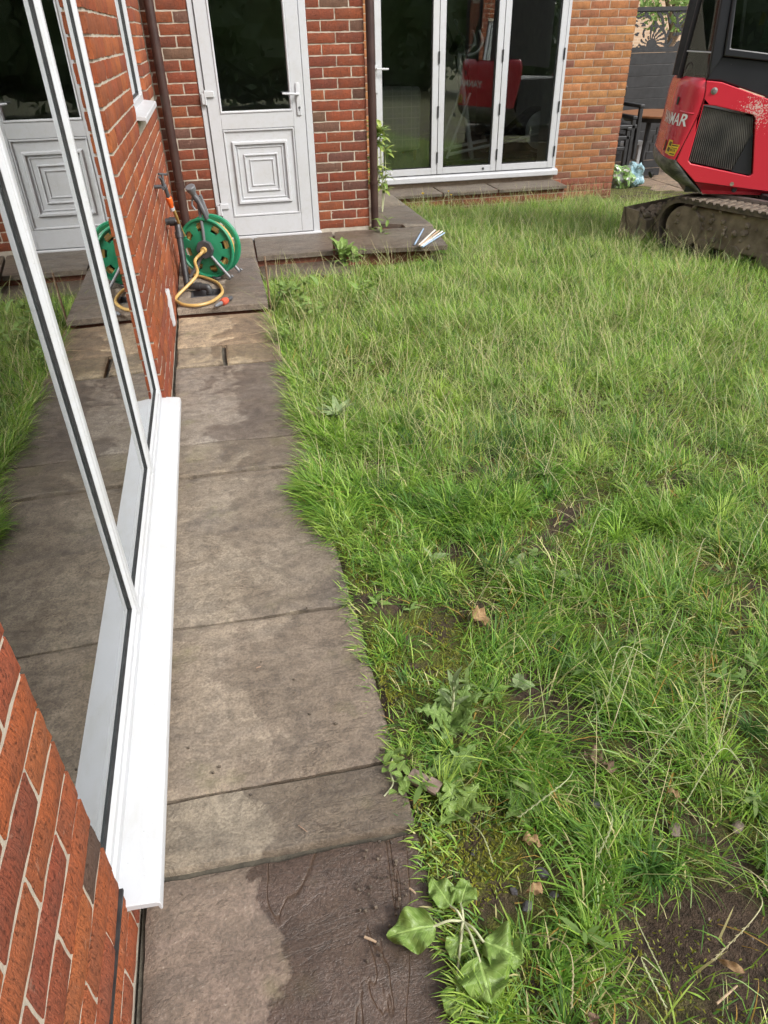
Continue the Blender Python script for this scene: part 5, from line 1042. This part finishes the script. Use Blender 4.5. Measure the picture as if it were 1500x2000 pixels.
# rear quarter glass between the pillars
MB().add([S(-.325, .43, 1.10), S(-.15, .03, 1.10), S(-.165, .03, 1.68), S(-.13, .03, 2.2), S(-.23, .39, 2.2), S(-.282, .41, 1.68)], [(0, 1, 2, 3, 4, 5)]).build('quarter_glass', M['cab_glass'], ex, sharp=None)
MB().tube([S(-.315, .425, 1.292), S(-.16, .025, 1.287)], .006, 6).build('glass_seam', M['upvc'], ex)
MB().add([S(-.33, .45, 1.10), S(-.33, .75, 1.10), S(-.23, .75, 2.2), S(-.23, .40, 2.2)], [(0, 1, 2, 3)]).build('rear_glass', M['cab_glass'], ex, sharp=None)
MB().prism([S(-.33, .0, 2.22), S(1.0, .0, 2.22), S(1.0, .78, 2.22), S(-.33, .78, 2.22)], up*.06).build('cab_roof', M['cab_black'], ex, bevel=.02)
MB().prism([S(-.36, .75, 1.1), S(.95, .75, .95), S(.95, .75, 2.2), S(-.30, .75, 2.2)], EN*.03).build('cab_wall', M['black_plastic'], ex); MB().prism([S(-.16, .10, 1.085), S(.5, .10, 1.0), S(.5, .74, 1.0), S(-.16, .74, 1.085)], up*.02).build('cab_floor', M['black_plastic'], ex)
mb = MB(); mb.prism([S(.05, .22, 1.02), S(.45, .22, 1.02), S(.45, .60, 1.02), S(.05, .60, 1.02)], up*.14); mb.prism([S(.0, .22, 1.1), S(.12, .22, 1.1), S(.05, .22, 1.72), S(-.05, .22, 1.72)], EN*.38); mb.build('seat', M['black_plastic'], ex, bevel=.03)
plate('notice', [(.19, 1.35), (.32, 1.335), (.32, 1.50), (.21, 1.515)], .05, .053, M['mint']); plate('tag', [(.15, 1.47), (.19, 1.47), (.19, 1.54), (.16, 1.56)], .06, .063, M['yellow_tag'])
MB().tube(spline([S(-.30, .40, 1.11), S(-.29, .37, 1.19), S(-.26, .31, 1.20), S(-.24, .27, 1.11)], 4), .008, 6).build('grab_handle', M['black_plastic'], ex)
# boom folded in front (outside the picture to the right)
mb = MB(); mb.prism([S(1.05, .62, .45), S(1.35, .62, .5), S(1.75, .62, 1.3), S(1.95, .62, 2.1), S(1.82, .62, 2.15), S(1.55, .62, 1.4), S(1.2, .62, .8)], EN*.16); mb.prism([S(1.9, .64, 2.15), S(2.0, .64, 2.1), S(2.35, .64, .9), S(2.25, .64, .88)], EN*.12); mb.prism([S(2.2, .5, .9), S(2.45, .5, .85), S(2.5, .5, .5), S(2.2, .5, .35), S(2.0, .5, .55)], EN*.4); mb.build('boom', M['red'], ex, bevel=.01)
# undercarriage and tracks
ZG = -.335
MB().prism([Tk(.35, .30, .0), Tk(1.6, .30, .0), Tk(1.6, 1.05, .0), Tk(.35, 1.05, .0)], up*.13).build('undercarriage', M['black_plastic'], ex)
lathe(MB(), Tk(.95, .68, .12), up, [(0, .36), (.085, .36)], 28).build('slew_ring', M['black_plastic'], ex)
mb = MB(); mb.prism([Tk(.1, .262, .135), Tk(2.0, .262, .135), Tk(2.0, .262, .185), Tk(.25, .262, .185)], TM*.05); mb.build('frame_rail', M['steel'], ex)
def track(b0, b1):
    a0, a1, zb, zt = .150, 1.95, ZG, .150; rr = (zt-zb)/2; zc = (zt+zb)/2; tr = None; per = []
    n_str = 27; pitch = .072
    def at_s(s_):
        Ls = a1-a0; Lc = math.pi*rr; tot = 2*Ls+2*Lc; s_ %= tot
        if s_ < Ls: return a0+s_, zt-.012*math.sin(s_/Ls*math.pi)*.8, 0.0
        s_ -= Ls
        if s_ < Lc: t = s_/rr; return a1+rr*math.sin(t), zc+rr*math.cos(t), -t
        s_ -= Lc
        if s_ < Ls: return a1-s_, zb, math.pi
        s_ -= Ls; t = s_/rr; return a0-rr*math.sin(t), zc-rr*math.cos(t), math.pi-t
    tot = 2*(a1-a0)+2*math.pi*rr; N_ = int(tot/pitch); cl = []
    belt = MB(); nb_ = 90; ro = []
    for k in range(nb_): a, z, g = at_s(k/nb_*tot); nr = TT*math.sin(g)*-1+up*math.cos(g); nr = TT*(-math.sin(g))+up*math.cos(g); p = Tk(a, 0, z); ro.append([p+TM*b0-nr*.0, p+TM*b1-nr*.0, p+TM*b1-nr*.03, p+TM*b0-nr*.03])
    ro.append(ro[0]); belt.loft(ro, True, False); tb = belt.build('track_belt', M['dark_mud'], ex)
    shoe = None
    for k in range(N_):
        a, z, g = at_s(k/N_*tot); td = TT*math.cos(g)+up*math.sin(g); nr = TT*(-math.sin(g))+up*math.cos(g); p = Tk(a, (b0+b1)/2, z)
        if shoe is None:
            m_ = MB(); rr_ = random.Random(3); w2 = (b1-b0)/2*KM
            m_.loft([[Vector((x, s_*w2*.99, zz)) for x, zz in ((-.026, -.004), (.026, -.004), (.018, .016), (-.018, .016))] for s_ in (-1.04, -.4, .4, 1.04)]); shoe = m_.mesh('track_shoe', M['dark_mud'])
        o = bpy.data.objects.new('track_shoe', shoe); COL.objects.link(o); o.parent = tb; Mx = Matrix((( td.x, TM.x, nr.x), (td.y, TM.y, nr.y), (td.z, TM.z, nr.z))).to_4x4(); Mx.translation = p-ORG[tb]; o.matrix_local = Mx
    for a in (a0+.04, a1-.04): lathe(MB(), Tk(a, b0+.02, zc), TM, [(0, .05), (0, (rr-.06)*KM), (.03, (rr-.05)*KM), ((b1-b0-.04)*KM, (rr-.05)*KM)], 20).build('idler', M['mud'], ex)
    for a in np.linspace(.42, 1.65, 5): lathe(MB(), Tk(a, b0+.025, zb+.095), TM, [(0, .03), (.0, .066), (.04, .066), (.05, .05), ((b1-b0-.06)*KM, .05)], 16).build('roller', M['mud'], ex)
    m_ = MB(); m_.prism([Tk(.20, b0+.045, zb+.10), Tk(1.80, b0+.045, zb+.10), Tk(1.80, b0+.045, zt-.06), Tk(.20, b0+.045, zt-.05)], TM*.12); m_.build('track_frame', M['mud'], ex, bevel=.02)
track(.0, .25); track(1.08, 1.33)
# clods of mud packed in the near track
mb = MB(); rr_ = random.Random(5)
for k in range(70):
    q = Tk(rr_.uniform(.0, 1.3), rr_.uniform(.012, .05), rr_.uniform(ZG+.035, .10)); s_ = rr_.uniform(.008, .026); bm = bmesh.new(); bmesh.ops.create_icosphere(bm, subdivisions=1, radius=s_)
    vs_ = [q+Vector((v.co.x, v.co.y, v.co.z*.8))*(1+.5*mnoise.noise(v.co*40+q*9)) - (Vector((0, 0, 0))) if False else q+v.co*(1+.5*mnoise.noise(v.co*40+q*9)) for v in bm.verts]; mb.add(vs_, [tuple(v.index for v in f.verts) for f in bm.faces]); bm.free()
o = mb.build('mud_clods', M['mud'], ex); o['kind'] = 'stuff'
# dozer blade loaded with mud beyond the track end
bA, bB = Tk(-.42, -.01, -.09), Tk(-.42, 1.34, -.09)
mb = MB(); pr = [(-.05, -.32), (-.01, -.10), (-.05, .075), (-.035, .08), (.01, -.10), (-.025, -.32)]; mb.loft([[q+TT*a+up*z for a, z in pr] for q in (bA, bB)]); mb.build('dozer_blade', M['mud'], ex)
mb = MB(); mb.prism([bA+TT*-.08+up*-.30, bA+TT*.09+up*-.30, bA+TT*.11+up*.06, bA+TT*-.06+up*.075], TM*.018); mb.build('blade_end_plate', M['mud'], ex); MB().prism([Tk(-.40, .35, -.12), Tk(.5, .35, -.05), Tk(.5, .35, .02), Tk(-.40, .35, -.03)], TM*.08).build('blade_arm', M['mud'], ex)
mb = MB()
for k in range(150):
    q = Tk(rr_.uniform(-.40, -.22), rr_.uniform(.02, .9), rr_.uniform(-.15, -.03)); s_ = rr_.uniform(.014, .040); bm = bmesh.new(); bmesh.ops.create_icosphere(bm, subdivisions=1, radius=s_); mb.add([q+v.co*(1+.6*mnoise.noise(v.co*40+q*9)) for v in bm.verts], [tuple(v.index for v in f.verts) for f in bm.faces]); bm.free()
mb.prism([Tk(-.40, .02, -.30), Tk(-.2, .02, -.30), Tk(-.22, .02, -.10), Tk(-.38, .02, -.06)], TM*.95); o = mb.build('blade_spoil', M['mud'], ex); o['kind'] = 'stuff'

# ================================================================ BEHIND THE CORNER
PGZ = -.30
fy = 11.35
fn = thing('garden_fence', (7.0, fy, PGZ), 'black composite board fence with leaf cut decorative top panel', 'fence')
for x0, x1 in ((6.43, 6.56), (8.32, 8.45)): MB().box((x0, fy-.06, PGZ-.1), (x1, fy+.06, 1.74)).build('post', M['fence'], fn, bevel=.006); MB().box((x0-.01, fy-.07, 1.74), (x1+.01, fy+.07, 1.765)).build('post_cap', M['fence'], fn, bevel=.006)
zt = 1.20; hb_ = .148
for k in range(10):
    z1 = zt-.05-k*hb_
    MB().box((6.56, fy-.02-.003*(k % 2), z1-hb_+.0015), (8.32, fy+.02, z1)).build('board', M['fence'], fn, bevel=.004)
MB().box((6.56, fy-.026, zt-.045), (8.32, fy+.026, zt)).box((6.56, fy-.026, 1.66), (8.32, fy+.026, 1.71)).build('rail', M['fence'], fn)
def screen():
    V = []; F = []; NX, NZ = 150, 40; x0, x1, z0, z1 = 6.56, 8.32, zt, 1.66; ids = {}
    def sol(i, j):
        if not (0 <= i < NX and 0 <= j < NZ): return False
        x = (i+.5)/NX*1.76; z = (j+.5)/NZ*.46
        if i < 2 or i > NX-3 or j < 2 or j > NZ-2: return True
        best = 9
        for cx_, cz_, s_ in ((.42, .05, 1), (1.0, .42, -1), (1.5, .06, 1), (.02, .40, -1)):
            dx, dz = x-cx_, (z-cz_)*s_; r = math.hypot(dx, dz); a = math.atan2(dz, dx); best = min(best, r)
            if r < .06: return True
            pet = (a*9/math.pi+.6*r*8) % 1.0
            if .08 < r < .22: 
                if .22 < pet < .78: return False
            elif .25 < r < .40:
                if .18 < ((a*6/math.pi-1.2*r*6) % 1.0) < .82: return False
        return True
    def vid(i, j, k):
        key = (i, j, k)
        if key not in ids: ids[key] = len(V); V.append((x0+(x1-x0)*i/NX, fy-.008+.016*k, z0+(z1-z0)*j/NZ))
        return ids[key]
    for i in range(NX):
        for j in range(NZ):
            if not sol(i, j): continue
            F.append((vid(i, j, 0), vid(i+1, j, 0), vid(i+1, j+1, 0), vid(i, j+1, 0))); F.append((vid(i, j, 1), vid(i, j+1, 1), vid(i+1, j+1, 1), vid(i+1, j, 1)))
            for di, dj, e in ((1, 0, ((1, 0), (1, 1))), (-1, 0, ((0, 1), (0, 0))), (0, 1, ((1, 1), (0, 1))), (0, -1, ((0, 0), (1, 0)))):
                if not sol(i+di, j+dj): a, b = e; F.append((vid(i+a[0], j+a[1], 0), vid(i+a[0], j+a[1], 1), vid(i+b[0], j+b[1], 1), vid(i+b[0], j+b[1], 0)))
    MB().add(V, F).build('cut_screen', M['fence'], fn, sharp=30)
screen()
nh = thing('neighbour_house', (12, 22, -.4), 'tan brick house wall beyond the fence', 'house'); mb = MB(); mb.add([(4, 0, -.4), (24, 0, -.4), (24, 0, 7), (4, 0, 7), (4, 6, -.4), (24, 6, -.4), (24, 6, 7), (4, 6, 7)], [(0, 1, 2, 3), (3, 2, 6, 7), (0, 3, 7, 4)])
me = mb.mesh('wall', M['far_brick'], None); o = bpy.data.objects.new('wall', me); COL.objects.link(o); o.parent = nh; me.transform(Matrix.Rotation(-math.pi/2, 4, 'X')); o.rotation_euler = (math.pi/2, 0, 0); o.location = (-4, 0, .4)
def leaf_cloud(name, parent, m, cx_, cy_, cz_, rx, ry, rz, n, s_, seed):
    r = np.random.default_rng(seed); p = r.normal(size=(n, 3)); p /= np.linalg.norm(p, axis=1)[:, None]; p *= (r.random((n, 1))**.4); k = np.array([mnoise.noise(Vector(q)*2.3+Vector((seed, 0, 0))) for q in p]); p = p[k > -.18]; n = len(p); p = p*np.array([rx, ry, rz])+np.array([cx_, cy_, cz_])
    a = r.normal(size=(n, 3)); a /= np.linalg.norm(a, axis=1)[:, None]; b = np.cross(a, r.normal(size=(n, 3))); b /= np.linalg.norm(b, axis=1)[:, None]; s2 = s_*r.uniform(.6, 1.3, (n, 1)); V = np.stack([p-a*s2, p+b*s2*.45, p+a*s2, p-b*s2*.45], 1).reshape(-1, 3); F = np.arange(n*4).reshape(-1, 4)
    me = bpy.data.meshes.new(name); me.from_pydata(V.tolist(), [], F.tolist()); me.update(); me.materials.append(m); return put(name, me, parent)
tr = thing('garden_tree', (8.3, 13.0, -.4), 'leafy green tree rising behind the decorative fence panel', 'tree'); MB().tube([(8.3, 13, -.4), (8.32, 13, 1.0), (8.25, 13.05, 2.2)], [.09, .07, .04], 8).tube([(8.31, 13, 1.2), (8.7, 12.8, 2.2)], [.05, .02], 6).tube([(8.3, 13, 1.4), (7.9, 12.9, 2.1)], [.05, .02], 6).build('trunk', M['rust'], tr); leaf_cloud('crown', tr, M['leaf_dark'], 8.35, 12.9, 2.15, 1.05, .7, .85, 3800, .055, 4)
# table, stacked chairs, bags
tb = thing('garden_table', (6.75, 10.45, PGZ), 'round wood topped table with black legs in front of the fence', 'table'); lathe(MB(), (6.75, 10.45, .42), up, [(0, .53), (.0, .55), (.02, .555), (.03, .55)], 36).build('top', M['wood'], tb); lathe(MB(), (6.75, 10.45, .36), up, [(0, .48), (.06, .5)], 30).build('apron', M['fence'], tb)
for a in (.6, 2.2, 3.8, 5.4): MB().tube([(6.75+.30*math.cos(a), 10.45+.30*math.sin(a), .40), (6.75+.36*math.cos(a), 10.45+.36*math.sin(a), PGZ)], [.035, .03], 8).build('leg', M['fence'], tb)
o = lathe(MB(), (6.70, 10.20, .47), (.8, .3, .05), [(0, .02), (.02, .03), (.09, .032), (.13, .02)], 12).build('screwdriver_handle', M['yellow_tag'], origin=(6.70, 10.2, .45)); o.name = 'hand_tool'; tag(o, 'black and yellow tool lying on the wooden table', 'tool')
def chair(zo, xo, label):
    c = thing('stacking_chair', (5.62+xo, 9.95, PGZ+zo), label, 'chair', 'stacked chairs behind the brick corner'); x0, y0, z0 = 5.36+xo, 9.72, PGZ+zo
    for dx in (0, .52):
        for dy in (0, .46): MB().box((x0+dx, y0+dy, z0 if zo < .01 else z0+.0), (x0+dx+.05, y0+dy+.05, z0+(.62 if dy == 0 else .40))).build('leg', M['fence'], c, bevel=.008)
        MB().box((x0+dx-.01, y0-.01, z0+.62), (x0+dx+.06, y0+.50, z0+.665)).build('arm', M['fence'], c, bevel=.01)
    MB().box((x0+.05, y0, z0+.38), (x0+.52, y0+.5, z0+.43)).build('seat', M['fence'], c, bevel=.01); MB().obox((x0+.285, y0+.52, z0+.62), (1, 0, 0), (0, .97, .22), (0, -.22, .97), .26, .022, .24).build('backrest', M['fence'], c, bevel=.01)
chair(0, 0, 'lowest black woven armchair of the stack behind the brick corner'); chair(.13, .06, 'middle black woven armchair of the stack'); chair(.26, .14, 'topmost black woven armchair of the stack by the table')
def crumple(name, c, r, m, label, seed):
    bm = bmesh.new(); bmesh.ops.create_icosphere(bm, subdivisions=4, radius=1)
    for v in bm.verts:
        k = 1+.45*mnoise.noise(v.co*1.6+Vector((seed, 0, 0)))+.16*abs(mnoise.noise(v.co*4.2+Vector((0, seed, 0))))+.06*mnoise.noise(v.co*10); v.co = Vector((v.co.x*r[0]*k, v.co.y*r[1]*k, max(-.9, v.co.z*k)*r[2]))
    me = bpy.data.meshes.new(name); bm.to_mesh(me); bm.free(); me.materials.append(m); o = bpy.data.objects.new(name, me); COL.objects.link(o); o.location = c; tag(o, label, 'bag')
crumple('plastic_bag', (5.58, 9.22, PGZ+.13), (.17, .15, .165), M['bag_green'], 'crumpled green and white printed plastic bag by the brick corner', 2); crumple('plastic_bag', (5.84, 9.32, PGZ+.125), (.14, .14, .155), M['bag_blue'], 'pale blue plastic bag beside the green and white one', 6)
lb = thing('leaning_panel', (6.35, 9.9, PGZ), 'dark tapered slatted board leaning under the table', 'panel')
for k in range(6): z0 = PGZ+.02+k*.10; w0 = .26-.028*k; MB().box((6.40-w0*.6+.035*k, 9.86+.03*k, z0), (6.40+w0*.6+.02*k, 9.885+.03*k, z0+.093)).build('slat', M['grey_plastic'] if False else M['fence'], lb)
o = MB().box((5.8, 10.9, -.02), (6.9, 11.1, .02)).box((5.82, 10.92, PGZ), (5.90, 11.08, -.02)).box((6.80, 10.92, PGZ), (6.88, 11.08, -.02)).build('low_bench', M['upvc'], origin=(6.3, 11, PGZ)); tag(o, 'low white bench in the shade behind the chairs', 'bench')

# ================================================================ THROUGH THE FOLDING DOORS
FZ = .042
ac = thing('armchair', (2.85, 10.5, FZ), 'plaid upholstered armchair inside behind the left glass leaf', 'armchair')
MB().box((2.45, 10.25, FZ+.10), (3.10, 10.95, FZ+.45)).build('seat', M['plaid'], ac, bevel=.04, seg=3); MB().box((2.45, 10.20, FZ+.12), (2.60, 10.95, FZ+.62)).build('arm', M['plaid'], ac, bevel=.05, seg=3); MB().box((2.97, 10.20, FZ+.12), (3.12, 10.95, FZ+.62)).build('arm', M['plaid'], ac, bevel=.05, seg=3); MB().box((2.45, 10.15, FZ+.12), (3.12, 10.32, FZ+.86)).build('backrest', M['plaid'], ac, bevel=.06, seg=3)
for x_ in (2.5, 3.05):
    for y_ in (10.22, 10.88): MB().tube([(x_, y_, FZ+.12), (x_, y_, FZ)], [.028, .016], 8).build('leg', M['wood'], ac)
silv = plain('silver_painted_tube', (.60, .61, .62), .35)
et = thing('elliptical_trainer', (3.9, 9.7, FZ), 'silver and black elliptical trainer inside behind the glass', 'trainer'); Y_ = 9.55
def P(x_, z_, dy=0): return Vector((3.0+(x_-3.0)*1.02, Y_+dy, z_))
MB().tube([P(3.20, .10), P(4.62, .10)], .030, 10).tube([P(3.22, .075, -.22), P(3.22, .075, .22)], .03, 10).tube([P(4.60, .075, -.22), P(4.60, .075, .22)], .03, 10).build('base', M['black_plastic'], et)
for s_ in (-.2, .2):
    MB().tube([P(3.50, .86, s_), P(3.23, .16, s_)], .017, 8).build('swing_arm', silv, et); MB().tube(spline([P(3.50, .86, s_), P(3.44, 1.2, s_), P(3.36, 1.42, s_), P(3.28, 1.58, s_)], 4), .017, 8).build('handlebar', M['black_plastic'], et)
    MB().tube([P(3.24, .20, s_), P(4.44, .38, s_)], .02, 8).build('foot_rail', silv, et); MB().obox(P(3.95, .36, s_), (.98, 0, .12), (0, 1, 0), (-.12, 0, .98), .19, .08, .03).build('pedal', M['black_plastic'], et, bevel=.012)
MB().tube([P(3.62, .12), P(3.40, 1.25)], .032, 10).build('mast', silv, et); MB().tube(spline([P(3.40, 1.24, -.2), P(3.55, 1.26, -.18), P(3.64, 1.36, -.14), P(3.60, 1.48, -.12)], 4), .016, 8).tube(spline([P(3.40, 1.24, .2), P(3.55, 1.26, .18), P(3.64, 1.36, .14), P(3.60, 1.48, .12)], 4), .016, 8).build('fixed_grip', silv, et); MB().obox(P(3.38, 1.34), (.5, 0, .87), (0, 1, 0), (-.87, 0, .5), .10, .13, .025).build('console', M['black_plastic'], et, bevel=.01)
lathe(MB(), P(4.46, .42, -.17), (0, 1, 0), [(0, .06), (0, .22), (.05, .25), (.26, .25), (.30, .22)], 32).build('flywheel_housing', M['black_plastic'], et); lathe(MB(), P(4.46, .42, -.182), (0, 1, 0), [(.0, .15), (0, .215), (.014, .22), (.014, .15)], 32).build('flywheel_ring', silv, et); MB().prism([P(3.75, .18, -.10), P(4.46, .18, -.10), P(4.46, .62, -.10), P(4.25, .58, -.10)], Vector((0, .2, 0))).build('shroud', M['black_plastic'], et, bevel=.02)
o = MB().box((3.62, 11.2, .05), (3.95, 11.4, 2.4)).build('wall_pier', M['room_light'], origin=(3.8, 11.3, .05)); tag(o, 'pale wall pier seen inside behind the trainer', 'pier')
o = MB().box((4.40, 8.95, .05), (4.80, 9.25, 2.4)).build('curtain', M['room_light'], origin=(4.6, 9.1, .05)); tag(o, 'pale curtain inside at the right end of the folding doors', 'curtain')

# ================================================================ GARDEN BEHIND THE VIEWPOINT (reflected in the glass)
for i, (x_, y_, rx, rz) in enumerate([(-2, -7.5, 3.2, 2.2), (2, -8, 3.3, 2.5), (6, -7.6, 3.3, 2.3), (10, -6.2, 3.2, 2.2), (11.5, -2, 2.9, 2.1), (12, 2.5, 2.9, 2.2)]):
    t = thing('hedge_bush', (x_, y_, -.1), ['bush behind the left corner of the garden', 'bush straight behind the viewpoint', 'bush behind the right of the lawn', 'bush in the far right corner behind', 'bush along the right boundary near the corner', 'bush along the right boundary beside the digger'][i], 'bush', 'hedge bushes round the garden'); MB().tube([(x_, y_, -.1), (x_, y_, 1.5)], [.12, .06], 6).build('trunk', M['rust'], t); leaf_cloud('crown', t, M['hedge'], x_, y_, rz*.9, rx, 1.3, rz, 5200, .13, 30+i)
    bm = bmesh.new(); bmesh.ops.create_icosphere(bm, subdivisions=4, radius=1)
    for v in bm.verts: k_ = .86+.25*mnoise.noise(v.co*2.1+Vector((i, 0, 0)))+.10*mnoise.noise(v.co*7); v.co = Vector((x_+v.co.x*rx*k_, y_+v.co.y*1.2*k_, rz*.9+v.co.z*rz*k_))
    me = bpy.data.meshes.new('inner_foliage'); bm.to_mesh(me); bm.free(); me.materials.append(M['hedge']); put('inner_foliage', me, t)
